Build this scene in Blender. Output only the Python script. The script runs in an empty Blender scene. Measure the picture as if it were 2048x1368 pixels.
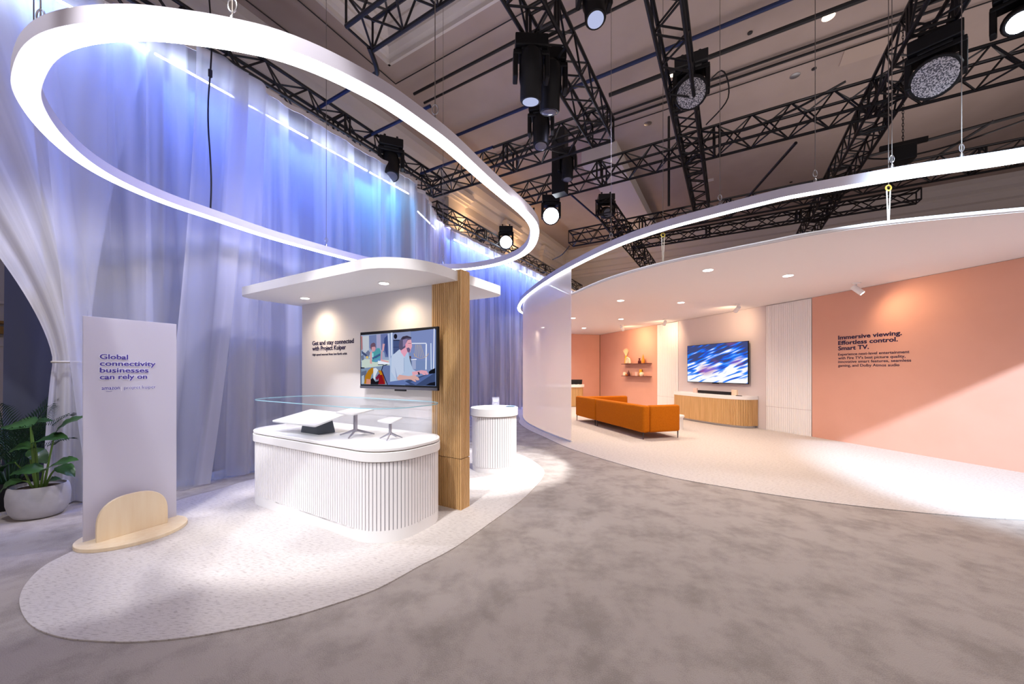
import bpy, math, random
from mathutils import Vector, Matrix
random.seed(7)
# ------------------------------------------------------------------ camera, world, exposure
SC = bpy.context.scene
F, CX, HY, EYE = 740.0, 1024.0, 742.0, 1.5
cam = bpy.data.cameras.new('camera'); camo = bpy.data.objects.new('camera', cam)
SC.collection.objects.link(camo); SC.camera = camo
camo.location = (0, 0, EYE); camo.rotation_euler = (math.pi/2, 0, 0)
cam.sensor_width = 36; cam.lens = 36*F/2048; cam.shift_y = (HY-684)/2048; cam.clip_start = .05; cam.clip_end = 200
SC.view_settings.view_transform = 'Standard'; SC.view_settings.look = 'None'
SC.view_settings.gamma = 1; SC.view_settings.use_curve_mapping = False
SC.view_settings.exposure = 0.0
W = bpy.data.worlds.new('World'); SC.world = W; W.use_nodes = True
bg = W.node_tree.nodes['Background']; bg.inputs[0].default_value = (.92, .80, .80, 1); bg.inputs[1].default_value = .62

# ------------------------------------------------------------------ geometry of the plan
def PZ(px, py, z=0.0):
    Y = F*(EYE-z)/(py-HY); return Vector(((px-CX)/F*Y, Y, z))
def PD(px, py, Y):
    return Vector(((px-CX)/F*Y, Y, EYE-(py-HY)/F*Y))
def PV(px, py, P, d):                      # pixel ray meets the vertical plane through P along d
    k = (px-CX)/F
    t = (k*P[1]-P[0])/(d[0]-k*d[1])
    Y = P[1]+t*d[1]
    return Vector((P[0]+t*d[0], Y, EYE-(py-HY)/F*Y))
_n = math.hypot(1259, 740); EA = Vector((1259/_n, -740/_n, 0)); EB = Vector((740/_n, 1259/_n, 0))
CC = PZ(922, 1023)
def L(a, b, z=0.0):                        # booth plan: a along the display wall, b into the hall
    return CC + EA*a + EB*b + Vector((0, 0, z))
def crom(pts, n=12, closed=False):
    out = []; N = len(pts)
    rng = range(N if closed else N-1)
    for i in rng:
        if closed: p0, p1, p2, p3 = pts[i-1], pts[i], pts[(i+1) % N], pts[(i+2) % N]
        else: p0, p1, p2, p3 = pts[max(i-1, 0)], pts[i], pts[i+1], pts[min(i+2, N-1)]
        for k in range(n):
            t = k/n
            out.append(0.5*((2*p1)+(-p0+p2)*t+(2*p0-5*p1+4*p2-p3)*t*t+(-p0+3*p1-3*p2+p3)*t*t*t))
    if not closed: out.append(pts[-1].copy())
    return out
def resample(path, n, closed=False):
    pts = list(path)+([path[0]] if closed else [])
    ds = [0]
    for i in range(1, len(pts)): ds.append(ds[-1]+(pts[i]-pts[i-1]).length)
    T = ds[-1]; out = []; j = 0; m = n if closed else n-1
    for k in range(n):
        s = T*k/m
        while j < len(ds)-2 and ds[j+1] < s: j += 1
        u = (s-ds[j])/max(1e-9, ds[j+1]-ds[j]); out.append(pts[j].lerp(pts[j+1], min(1, u)))
    return out
def plen(path, closed=False):
    return sum((path[i]-path[i-1]).length for i in range(0 if closed else 1, len(path)))

# ------------------------------------------------------------------ object helpers
COL = SC.collection
class MB:
    def __init__(s): s.v = []; s.f = []; s.c = None; s.mi = []
    def add(s, vs, fs):
        o = len(s.v); s.v += [Vector(v) for v in vs]; s.f += [tuple(i+o for i in f) for f in fs]; return s
    def box(s, x0, y0, z0, x1, y1, z1):
        return s.add([(x0,y0,z0),(x1,y0,z0),(x1,y1,z0),(x0,y1,z0),(x0,y0,z1),(x1,y0,z1),(x1,y1,z1),(x0,y1,z1)],
                     [(0,3,2,1),(4,5,6,7),(0,1,5,4),(1,2,6,5),(2,3,7,6),(3,0,4,7)])
    def obox(s, c, ax, ay, az, hx, hy, hz):
        c = Vector(c); ax = Vector(ax).normalized()*hx; ay = Vector(ay).normalized()*hy; az = Vector(az).normalized()*hz
        vs = [c-ax-ay-az, c+ax-ay-az, c+ax+ay-az, c-ax+ay-az, c-ax-ay+az, c+ax-ay+az, c+ax+ay+az, c-ax+ay+az]
        return s.add(vs, [(0,3,2,1),(4,5,6,7),(0,1,5,4),(1,2,6,5),(2,3,7,6),(3,0,4,7)])
    def seg(s, P, Q, n, th, z0, z1):         # wall-like slab: face P-Q, thickness th along n
        P = Vector(P); Q = Vector(Q); n = Vector(n).normalized()*th
        P.z = Q.z = 0; up = lambda p, z: Vector((p.x, p.y, z))
        vs = [up(P,z0), up(Q,z0), up(Q+n,z0), up(P+n,z0), up(P,z1), up(Q,z1), up(Q+n,z1), up(P+n,z1)]
        return s.add(vs, [(0,3,2,1),(4,5,6,7),(0,1,5,4),(1,2,6,5),(2,3,7,6),(3,0,4,7)])
    def prism(s, pts, z0, z1):
        n = len(pts)
        vs = [(p[0],p[1],z0) for p in pts]+[(p[0],p[1],z1) for p in pts]
        fs = [tuple(range(n-1,-1,-1)), tuple(range(n, 2*n))]+[(i,(i+1)%n,n+(i+1)%n,n+i) for i in range(n)]
        return s.add(vs, fs)
    def tube(s, pts, r, n=8, closed=False, cap=True):
        pts = [Vector(p) for p in pts]; N = len(pts); rs = r if isinstance(r, (list, tuple)) else [r]*N
        vs = []; prev = None
        for i, p in enumerate(pts):
            a = pts[i-1] if (i > 0 or closed) else p; b = pts[(i+1) % N] if (i < N-1 or closed) else p
            t = (b-a).normalized() if (b-a).length > 1e-9 else Vector((0,0,1))
            if prev is None:
                h = Vector((0,0,1)) if abs(t.z) < .9 else Vector((1,0,0)); u = t.cross(h).normalized()
            else:
                u = (prev-t*prev.dot(t)); u = u.normalized() if u.length > 1e-6 else t.orthogonal().normalized()
            prev = u; w = t.cross(u)
            for k in range(n):
                g = 2*math.pi*k/n; vs.append(p+(u*math.cos(g)+w*math.sin(g))*rs[i])
        fs = []
        for i in range(N if closed else N-1):
            j = (i+1) % N
            for k in range(n):
                k2 = (k+1) % n; fs.append((i*n+k, i*n+k2, j*n+k2, j*n+k))
        if cap and not closed: fs += [tuple(range(n-1,-1,-1)), tuple(range((N-1)*n, N*n))]
        return s.add(vs, fs)
    def lathe(s, c, prof, n=32, axis=None, sx=1, sy=1):   # prof: (r, z)
        c = Vector(c); vs = []; m = len(prof)
        if axis is None: R = Matrix.Identity(3)
        else: R = Vector((0,0,1)).rotation_difference(Vector(axis).normalized()).to_matrix()
        for (r, z) in prof:
            for k in range(n):
                g = 2*math.pi*k/n; vs.append(c+R @ Vector((r*math.cos(g)*sx, r*math.sin(g)*sy, z)))
        fs = [(i*n+k, i*n+(k+1)%n, (i+1)*n+(k+1)%n, (i+1)*n+k) for i in range(m-1) for k in range(n)]
        fs += [tuple(range(n-1,-1,-1)), tuple(range((m-1)*n, m*n))]
        return s.add(vs, fs)
    def grid(s, fn, nu, nv):
        vs = [fn(i/(nu-1), j/(nv-1)) for j in range(nv) for i in range(nu)]
        fs = [(j*nu+i, j*nu+i+1, (j+1)*nu+i+1, (j+1)*nu+i) for j in range(nv-1) for i in range(nu-1)]
        return s.add(vs, fs)
def build(name, mb, mat, parent=None, smooth=35, bevel=0, uv=None):
    me = bpy.data.meshes.new(name)
    off = parent_loc(parent)
    me.from_pydata([tuple(v-off) for v in mb.v], [], mb.f); me.update()
    o = bpy.data.objects.new(name, me); COL.objects.link(o)
    if mat: me.materials.append(mat)
    if parent: o.parent = parent
    if smooth:
        for p in me.polygons: p.use_smooth = True
        me.set_sharp_from_angle(angle=math.radians(smooth))
    if uv:
        ul = me.uv_layers.new(name='UVMap')
        for lp in me.loops: ul.data[lp.index].uv = uv[lp.vertex_index]
    if bevel:
        m = o.modifiers.new('bevel', 'BEVEL'); m.width = bevel; m.segments = 3; m.limit_method = 'ANGLE'; m.angle_limit = math.radians(40)
    return o
def parent_loc(p):
    v = Vector((0,0,0))
    while p: v += p.location; p = p.parent
    return v
def tag(o, label, cat, group=None, kind=None):
    o['label'] = label; o['category'] = cat
    if group: o['group'] = group
    if kind: o['kind'] = kind
    return o
def thing(name, loc, label, cat, group=None):
    o = bpy.data.objects.new(name, None); COL.objects.link(o); o.location = loc; o.empty_display_size = .1
    return tag(o, label, cat, group)
def struct(name, mb, mat, **k):
    o = build(name, mb, mat, **k); o['kind'] = 'structure'; return o
def copy_tree(o, parent=None):
    c = o.copy(); COL.objects.link(c); c.parent = parent
    for ch in list(o.children): copy_tree(ch, c)
    return c

# ------------------------------------------------------------------ materials
def mat(name, col, rough=.6, metal=0, spec=.3, trans=0, alpha=1, em=None, ems=0, coat=0):
    m = bpy.data.materials.new(name); m.use_nodes = True; b = m.node_tree.nodes['Principled BSDF']
    b.inputs['Base Color'].default_value = (*col, 1); b.inputs['Roughness'].default_value = rough
    b.inputs['Metallic'].default_value = metal; b.inputs['Specular IOR Level'].default_value = spec
    b.inputs['Transmission Weight'].default_value = trans; b.inputs['Alpha'].default_value = alpha
    if coat: b.inputs['Coat Weight'].default_value = coat
    if em: b.inputs['Emission Color'].default_value = (*em, 1); b.inputs['Emission Strength'].default_value = ems
    return m
def nodes(m): return m.node_tree.nodes, m.node_tree.links, m.node_tree.nodes['Principled BSDF']
def noisy(name, c1, c2, scale=8, rough=.7, detail=4, stretch=(1,1,1), bump=0, lo=.35, hi=.65, spec=.3, coord='Object', bscale=None):
    m = mat(name, c1, rough, spec=spec); N, K, B = nodes(m)
    tc = N.new('ShaderNodeTexCoord'); mp = N.new('ShaderNodeMapping'); mp.inputs['Scale'].default_value = stretch
    K.new(tc.outputs[coord], mp.inputs[0])
    no = N.new('ShaderNodeTexNoise'); no.inputs['Scale'].default_value = scale; no.inputs['Detail'].default_value = detail
    K.new(mp.outputs[0], no.inputs['Vector'])
    cr = N.new('ShaderNodeValToRGB'); cr.color_ramp.elements[0].position = lo; cr.color_ramp.elements[1].position = hi
    cr.color_ramp.elements[0].color = (*c1, 1); cr.color_ramp.elements[1].color = (*c2, 1)
    K.new(no.outputs['Fac'], cr.inputs[0]); K.new(cr.outputs[0], B.inputs['Base Color'])
    if bump:
        bn = N.new('ShaderNodeBump'); bn.inputs['Strength'].default_value = bump; bn.inputs['Distance'].default_value = .01
        n2 = N.new('ShaderNodeTexNoise'); n2.inputs['Scale'].default_value = bscale or scale*4; n2.inputs['Detail'].default_value = 3
        K.new(mp.outputs[0], n2.inputs['Vector']); K.new(n2.outputs['Fac'], bn.inputs['Height']); K.new(bn.outputs[0], B.inputs['Normal'])
    return m
def emis(name, col, s):
    m = bpy.data.materials.new(name); m.use_nodes = True; N = m.node_tree.nodes; N.clear()
    e = N.new('ShaderNodeEmission'); e.inputs[0].default_value = (*col, 1); e.inputs[1].default_value = s
    o = N.new('ShaderNodeOutputMaterial'); m.node_tree.links.new(e.outputs[0], o.inputs[0]); return m
def sheer(name, col, alpha, trans=.5, var=0.0, vscale=30, col2=None):
    """cloth: diffuse + translucent, thinned out; density varies along the width (u of the uv map)"""
    m = bpy.data.materials.new(name); m.use_nodes = True; N = m.node_tree.nodes; K = m.node_tree.links; N.clear()
    out = N.new('ShaderNodeOutputMaterial'); d = N.new('ShaderNodeBsdfDiffuse'); t = N.new('ShaderNodeBsdfTranslucent')
    d.inputs[0].default_value = (*col, 1); t.inputs[0].default_value = (*col, 1)
    mx = N.new('ShaderNodeMixShader'); mx.inputs[0].default_value = trans; K.new(d.outputs[0], mx.inputs[1]); K.new(t.outputs[0], mx.inputs[2])
    tr = N.new('ShaderNodeBsdfTransparent'); m2 = N.new('ShaderNodeMixShader'); K.new(tr.outputs[0], m2.inputs[1]); K.new(mx.outputs[0], m2.inputs[2])
    m2.inputs[0].default_value = alpha
    if var or col2:
        uv = N.new('ShaderNodeTexCoord'); mp = N.new('ShaderNodeMapping'); mp.inputs['Scale'].default_value = (1, .06, 1)
        K.new(uv.outputs['UV'], mp.inputs[0]); no = N.new('ShaderNodeTexNoise'); no.inputs['Scale'].default_value = vscale; no.inputs['Detail'].default_value = 1.6
        K.new(mp.outputs[0], no.inputs['Vector'])
        if var:
            mr = N.new('ShaderNodeMapRange'); mr.inputs['From Min'].default_value = .45; mr.inputs['From Max'].default_value = .56
            mr.inputs['To Min'].default_value = max(0, alpha-var); mr.inputs['To Max'].default_value = min(1, alpha+var)
            K.new(no.outputs['Fac'], mr.inputs['Value']); K.new(mr.outputs[0], m2.inputs[0])
    K.new(m2.outputs[0], out.inputs[0]); return m

M = {}
M['white'] = mat('white_paint', (.88,.87,.88), .55)
M['white_gloss'] = mat('white_gloss', (.86,.86,.86), .3)
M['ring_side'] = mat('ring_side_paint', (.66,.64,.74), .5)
M['light'] = emis('ring_light_diffuser', (.96,.96,1), 7.0)
M['led'] = emis('led_strip', (.75,.85,1), 30.0)
M['black'] = mat('black_metal', (.008,.007,.009), .5, 0, .4)
M['black_plastic'] = mat('black_plastic', (.009,.009,.011), .45)
M['dark_blue'] = mat('dark_blue_metal', (.02,.03,.09), .4, .3)
M['steel'] = mat('steel', (.5,.5,.52), .3, 1)
M['alu'] = mat('brushed_aluminium', (.45,.44,.50), .35, .9)
M['wire'] = mat('wire', (.25,.22,.2), .5, .6)
M['grey_wall'] = mat('pale_grey_wall', (.74,.71,.71), .6)
M['beige_wall'] = mat('warm_grey_wall', (.66,.60,.62), .6)
M['salmon'] = noisy('salmon_paint', (.70,.375,.285), (.72,.39,.30), 2, .65)
M['wood'] = noisy('oak_slats', (.60,.36,.15), (.72,.46,.22), 30, .5, 4, (1,1,.05), bump=.05)
M['wood_gap'] = mat('slat_backing', (.17,.10,.05), .8)
M['birch'] = noisy('birch_ply', (.86,.70,.47), (.90,.76,.54), 20, .45, 3, (1,1,.08))
M['birch_edge'] = noisy('birch_edge', (.62,.42,.26), (.70,.50,.32), 20, .5, 3, (1,1,.3))
M['sofa'] = noisy('orange_wool', (.45,.125,.005), (.50,.145,.007), 40, .9, 3, bump=.1, spec=.1)
M['sofa_leg'] = mat('sofa_leg', (.05,.04,.045), .4, .2)
M['navy'] = mat('navy_letters', (.018,.012,.06), .6)
M['purple'] = mat('purple_letters', (.085,.06,.33), .5)
M['halo'] = mat('white_acrylic_glow', (.9,.9,.95), .4, em=(.9,.9,1), ems=.25)  # acrylic outline and print with added glow, no lamp inside
M['pot'] = noisy('grey_stone_pot', (.42,.41,.42), (.52,.51,.52), 6, .5, 3, bump=.1)
M['soil'] = noisy('soil', (.05,.03,.02), (.1,.07,.05), 40, .9)
M['leaf'] = noisy('leaf_green', (.018,.055,.014), (.045,.12,.028), 5, .35, 3, spec=.5)
M['palm'] = noisy('palm_green', (.012,.045,.022), (.03,.085,.035), 6, .4, 3, spec=.4)
M['stem'] = mat('plant_stem', (.12,.22,.04), .5)
M['brass'] = mat('brown_rail', (.36,.20,.06), .4, .3)
M['old_wall'] = mat('hall_wall_paint', (.50,.47,.45), .6)
M['old_trim'] = mat('hall_plaster', (.58,.53,.50), .6)
M['spot_glow'] = emis('downlight_glow', (1,.93,.82), 14.0)
M['warm_glow'] = emis('hall_lamp_glow', (1,.72,.45), 10.0)
M['cool_glow'] = emis('moving_head_glow', (.85,.92,1), 22.0)
M['lens'] = mat('lens_glass', (.16,.16,.20), .12, 0, .8)
M['lens_bead'] = noisy('beaded_lens', (.12,.12,.14), (.75,.72,.74), 60, .25, 1, lo=.42, hi=.58)
M['rope'] = mat('pale_rope', (.7,.65,.55), .8)
M['yellow'] = mat('yellow_tie', (.7,.55,.1), .6)
M['tape'] = mat('blue_tape', (.03,.2,.75), .5)
M['ceiling'] = noisy('hall_ceiling_paint', (.36,.285,.25), (.39,.31,.275), 1.2, .8)
M['soffit'] = mat('stretched_white_fabric', (.80,.76,.76), .7)
M['orange_dark'] = mat('rust_glass', (.5,.14,.02), .3)
M['amber'] = mat('amber_glass', (.75,.30,.03), .2, trans=.2)
M['cream'] = mat('cream_ceramic', (.85,.68,.52), .6)
M['dark_red'] = mat('dark_maroon_glass', (.10,.025,.03), .3)
M['pampas'] = mat('pampas_grass', (.85,.60,.38), .9)
M['ochre'] = mat('ochre_ceramic', (.80,.42,.03), .5)

def glass_thin(name, tint, rough, fac):
    m = bpy.data.materials.new(name); m.use_nodes = True; N = m.node_tree.nodes; K = m.node_tree.links; N.clear()
    out = N.new('ShaderNodeOutputMaterial'); t = N.new('ShaderNodeBsdfTransparent'); t.inputs[0].default_value = (*tint, 1)
    g = N.new('ShaderNodeBsdfGlossy'); g.inputs['Roughness'].default_value = rough; g.inputs[0].default_value = (.9,.95,1,1)
    lw = N.new('ShaderNodeLayerWeight'); lw.inputs[0].default_value = .5
    pw = N.new('ShaderNodeMath'); pw.operation = 'POWER'; pw.inputs[1].default_value = 5; K.new(lw.outputs['Facing'], pw.inputs[0])
    mu = N.new('ShaderNodeMath'); mu.operation = 'MULTIPLY_ADD'; mu.inputs[1].default_value = .25; mu.inputs[2].default_value = fac
    K.new(pw.outputs[0], mu.inputs[0]); mx = N.new('ShaderNodeMixShader'); K.new(mu.outputs[0], mx.inputs[0])
    K.new(t.outputs[0], mx.inputs[1]); K.new(g.outputs[0], mx.inputs[2]); K.new(mx.outputs[0], out.inputs[0]); return m
M['glass'] = glass_thin('case_glass', (.98,.985,.995), .02, .035)
M['rib_back'] = mat('rib_backing', (.42,.41,.44), .8)
M['dim_glow'] = emis('dim_stage_lens', (.62,.68,1), .75)
M['glass_edge'] = mat('glass_edge', (.35,.62,.72), .2, em=(.3,.6,.7), ems=.05)
def frosted(name, col, alpha, trans, rough=.4):
    m = bpy.data.materials.new(name); m.use_nodes = True; N = m.node_tree.nodes; K = m.node_tree.links; N.clear()
    out = N.new('ShaderNodeOutputMaterial'); d = N.new('ShaderNodeBsdfDiffuse'); t = N.new('ShaderNodeBsdfTranslucent'); tr = N.new('ShaderNodeBsdfTransparent')
    d.inputs[0].default_value = t.inputs[0].default_value = (*col, 1)
    a = N.new('ShaderNodeMixShader'); a.inputs[0].default_value = trans; K.new(d.outputs[0], a.inputs[1]); K.new(t.outputs[0], a.inputs[2])
    b = N.new('ShaderNodeMixShader'); b.inputs[0].default_value = alpha; K.new(tr.outputs[0], b.inputs[1]); K.new(a.outputs[0], b.inputs[2])
    g = N.new('ShaderNodeBsdfGlossy'); g.inputs['Roughness'].default_value = rough; c = N.new('ShaderNodeMixShader'); c.inputs[0].default_value = .05
    K.new(b.outputs[0], c.inputs[1]); K.new(g.outputs[0], c.inputs[2]); K.new(c.outputs[0], out.inputs[0]); return m
M['frost'] = frosted('frosted_panel', (.95,.93,.92), .66, .58)
M['sign'] = frosted('frosted_acrylic_sign', (.80,.78,.85), .93, .35)
M['acrylic'] = frosted('clear_acrylic', (.8,.8,.95), .35, .3, .1)
M['sheer'] = sheer('white_sheer_curtain', (.72,.72,.78), .62, .5, .26, 13)
M['sheer_dense'] = sheer('gathered_sheer', (.88,.87,.90), .95, .3, .05, 20)
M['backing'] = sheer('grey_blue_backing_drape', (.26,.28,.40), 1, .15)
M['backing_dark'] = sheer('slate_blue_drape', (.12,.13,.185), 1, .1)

# carpets
def carpet_grey():
    m = mat('grey_carpet', (.2,.2,.2), .95, spec=.05); N, K, B = nodes(m)
    tc = N.new('ShaderNodeTexCoord')
    def nz(s, d, dist=0):
        n = N.new('ShaderNodeTexNoise'); n.inputs['Scale'].default_value = s; n.inputs['Detail'].default_value = d; n.inputs['Distortion'].default_value = dist
        K.new(tc.outputs['Object'], n.inputs['Vector']); return n
    a = nz(3.4, 7, .2); b = nz(160, 2); c = nz(14, 4)
    m1 = N.new('ShaderNodeMath'); m1.operation = 'MULTIPLY_ADD'; m1.inputs[1].default_value = .35; K.new(c.outputs[0], m1.inputs[0]); K.new(a.outputs[0], m1.inputs[2])
    m2 = N.new('ShaderNodeMath'); m2.operation = 'MULTIPLY_ADD'; m2.inputs[1].default_value = .5; K.new(b.outputs[0], m2.inputs[0]); K.new(m1.outputs[0], m2.inputs[2])
    cr = N.new('ShaderNodeValToRGB'); cr.color_ramp.elements[0].position = .72; cr.color_ramp.elements[1].position = 1.12 if False else 1.0
    cr.color_ramp.elements[0].color = (.29,.257,.238,1); cr.color_ramp.elements[1].color = (.41,.367,.342,1)
    K.new(m2.outputs[0], cr.inputs[0]); K.new(cr.outputs[0], B.inputs['Base Color'])
    bp = N.new('ShaderNodeBump'); bp.inputs['Strength'].default_value = .5; bp.inputs['Distance'].default_value = .008
    K.new(b.outputs[0], bp.inputs['Height']); K.new(bp.outputs[0], B.inputs['Normal']); return m
def carpet_beige():
    m = mat('cream_carpet', (.7,.65,.62), .95, spec=.05); N, K, B = nodes(m)
    tc = N.new('ShaderNodeTexCoord')
    vo = N.new('ShaderNodeTexVoronoi'); vo.inputs['Scale'].default_value = 2.2; K.new(tc.outputs['Object'], vo.inputs['Vector'])
    outs = []
    for ang in (.35, 1.35):
        mp = N.new('ShaderNodeMapping'); mp.inputs['Rotation'].default_value = (0,0,ang); mp.inputs['Scale'].default_value = (22, 150, 1)
        K.new(tc.outputs['Object'], mp.inputs[0]); n = N.new('ShaderNodeTexNoise'); n.inputs['Scale'].default_value = 1; n.inputs['Detail'].default_value = 2
        K.new(mp.outputs[0], n.inputs['Vector']); outs.append(n)
    sep = N.new('ShaderNodeSeparateColor'); K.new(vo.outputs['Color'], sep.inputs[0])
    gt = N.new('ShaderNodeMath'); gt.operation = 'GREATER_THAN'; gt.inputs[1].default_value = .5; K.new(sep.outputs[0], gt.inputs[0])
    mx = N.new('ShaderNodeMix'); K.new(gt.outputs[0], mx.inputs[0]); K.new(outs[0].outputs[0], mx.inputs[2]); K.new(outs[1].outputs[0], mx.inputs[3])
    cr = N.new('ShaderNodeValToRGB'); cr.color_ramp.elements[0].position = .54; cr.color_ramp.elements[1].position = .62
    cr.color_ramp.elements[0].color = (.60,.56,.54,1); cr.color_ramp.elements[1].color = (.45,.41,.395,1)
    K.new(mx.outputs[0], cr.inputs[0]); K.new(cr.outputs[0], B.inputs['Base Color'])
    n2 = N.new('ShaderNodeTexNoise'); n2.inputs['Scale'].default_value = 180; K.new(tc.outputs['Object'], n2.inputs['Vector'])
    bp = N.new('ShaderNodeBump'); bp.inputs['Strength'].default_value = .35; bp.inputs['Distance'].default_value = .006
    K.new(n2.outputs[0], bp.inputs['Height']); K.new(bp.outputs[0], B.inputs['Normal']); return m
M['carpet_grey'] = carpet_grey(); M['carpet_beige'] = carpet_beige()

# ------------------------------------------------------------------ lights of the place
def spot(name, loc, target, power, col=(1,1,1), ang=40, blend=.5, rad=.05):
    l = bpy.data.lights.new(name, 'SPOT'); l.energy = power; l.color = col; l.spot_size = math.radians(ang); l.spot_blend = blend; l.shadow_soft_size = rad
    o = bpy.data.objects.new(name, l); COL.objects.link(o); o.location = loc
    o.rotation_euler = (Vector(target)-Vector(loc)).to_track_quat('-Z', 'Y').to_euler(); return o
def area(name, loc, target, power, sx, sy, col=(1,1,1), spread=180, xdir=None):
    l = bpy.data.lights.new(name, 'AREA'); l.energy = power; l.color = col; l.shape = 'RECTANGLE'; l.size = sx; l.size_y = sy; l.spread = math.radians(spread)
    o = bpy.data.objects.new(name, l); COL.objects.link(o); o.location = loc
    zz = (Vector(loc)-Vector(target)).normalized()
    if xdir is None: o.rotation_euler = (-zz).to_track_quat('-Z', 'Y').to_euler()
    else:
        xx = Vector(xdir).normalized(); xx = (xx-zz*xx.dot(zz)).normalized(); yy = zz.cross(xx)
        o.rotation_euler = Matrix((xx, yy, zz)).transposed().to_euler()
    return o
def point(name, loc, power, col=(1,1,1), rad=.1):
    l = bpy.data.lights.new(name, 'POINT'); l.energy = power; l.color = col; l.shadow_soft_size = rad
    o = bpy.data.objects.new(name, l); COL.objects.link(o); o.location = loc; return o
BLUE = (.10,.22,1.0); VIO = (.35,.36,1.0); CYAN = (.12,.50,1.0)
# blue cyc strips hung with the curtain, shining down between its layers
cyc = [(-4.0,-1.6,BLUE,75), (-1.6,.2,BLUE,110), (.2,1.7,BLUE,100), (1.7,2.85,CYAN,75)]
for a0, a1, c, p in cyc:
    m_ = (a0+a1)/2
    area('curtain_wash', L(-3.95, m_, 5.62), L(-3.75, m_, 0), p*.42, a1-a0, .10, c, 120, EB)
for b0, b1, c, p in [(3.2,5.2,VIO,60), (5.4,8.4,BLUE,190), (8.4,11.4,BLUE,190), (11.4,16.,BLUE,240)]:
    m_ = (b0+b1)/2; aa = -4.95 if b0 > 5.3 else -4.4
    area('curtain_wash', L(aa, m_, 5.62), L(aa+.2, m_, 0), p*.5, b1-b0, .10, c, 120, EB)
# wash heads on the rig, with two added spots for case front and tied curtain
spot('curtain_front_wash', L(-1.0, -1.2, 5.6), L(-3.7, -1.2, 3.0), 260, (.20,.31,1), 86, .8, .15)
spot('curtain_front_wash', L(-1.0, .8, 5.6), L(-3.7, 1.0, 3.0), 260, (.20,.33,1), 86, .8, .15)
spot('curtain_low_wash', L(-.2, .4, 5.9), L(-3.7, -.8, 1.0), 620, (.95,.86,.98), 60, 1, .15)
spot('curtain_front_wash', L(1.5, 3., 5.9), L(-4.2, 4.5, 2.4), 380, (.66,.66,1), 70, .9, .15)
spot('case_key', L(.6, -3.4, 5.7), L(-1.0, -.6, .6), 900, (1,.97,.96), 32, .35, .06)
spot('added_case_spot', L(.8, -6.5, 5.7), L(-1.1, -.9, .55), 1000, (.98,.97,1), 20, .4, .06)  # added behind the camera, off the rig, to whiten the case front
spot('case_fill', L(-3.2, -2.6, 5.7), L(-1.1, -.7, .4), 420, (.98,.96,1), 36, .3, .05)
spot('pedestal_key', L(.9, 3.4, 5.7), (-.28, 5.77, .3), 1400, (1,.99,.98), 26, .25, .04)
spot('pedestal_key', L(2.4, -.6, 5.7), (-.28, 5.77, .4), 1800, (1,.99,.98), 22, .25, .04)
spot('sign_key', L(-.8, -3.2, 5.7), PZ(240, 1100)+Vector((0,0,.9)), 420, (.95,.94,1), 30, .3, .05)
spot('aisle_wash', L(1.6, 1.2, 5.7), PZ(1300, 1150), 420, (1,.93,.90), 80, .9, .2)
spot('aisle_wash', L(4.8, 2.2, 5.7), PZ(1800, 1150), 420, (1,.90,.88), 80, .9, .2)
spot('added_tie_spot', L(-2.4, -2.8, 5.7), L(-3.95, -2.05, 1.2), 330, (.97,.95,1), 34, .8, .08)  # added to brighten the tied curtain; no fixture hangs here
spot('wall_beam', (2.0, 1.0, 6.0), (7.9, 4.9, .3), 5200, (.62,.80,1), 46, .5, .10)
# cornice uplights of the old hall, and added fill that lifts its ceiling
for a_, b_, p_ in [(4.3,7.0,60), (1.25,7.0,60), (5.2,8.5,40)]:
    pass
for b_ in (8.5, 12.5):
    point('cornice_uplight', L(-6.1, b_, 7.2), 70, (1,.58,.26), .3)
point('cornice_uplight', L(-2.5, 15.5, 6.0), 130, (1,.62,.32), .4)
area('added_ceiling_fill', L(0, 4, 6.4), L(0, 4, 9), 80, 8, 6, (1,.86,.80))  # added upward fill for the ceiling; no such lamp hangs here
area('added_ceiling_fill', L(6, 9, 6.4), L(6, 9, 9), 120, 8, 6, (1,.88,.86))  # second added fill, for the right part of the ceiling

# ------------------------------------------------------------------ setting: floor, hall shell
mb = MB(); mb.box(-16, -6, -.05, 26, 34, 0); struct('floor', mb, M['carpet_grey'], smooth=0)
# hall ceiling with one coffer opening
ZH = 9.0
def slabL(mb, a0, b0, a1, b1, z0, z1):
    P = [L(a0,b0), L(a1,b0), L(a1,b1), L(a0,b1)]; mb.prism(P, z0, z1)
mb = MB()
slabL(mb, -5.6, 3.2, 20, 19, ZH, ZH+.15); slabL(mb, -5.6, -6, -4.75, 3.2, ZH, ZH+.15); slabL(mb, 7, -6, 20, 3.2, ZH, ZH+.15)
slabL(mb, -5.6, -9, 20, -6, ZH, ZH+.15)
slabL(mb, -4.75, -6, 7, 3.2, ZH+.75, ZH+.85)
slabL(mb, -4.75, 3.2, 7, 3.3, ZH+.15, ZH+.85); slabL(mb, -4.85, -6, -4.75, 3.3, ZH+.15, ZH+.85); slabL(mb, 7, -6, 7.1, 3.3, ZH+.15, ZH+.85)
struct('ceiling', mb, M['ceiling'], smooth=0)
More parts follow.
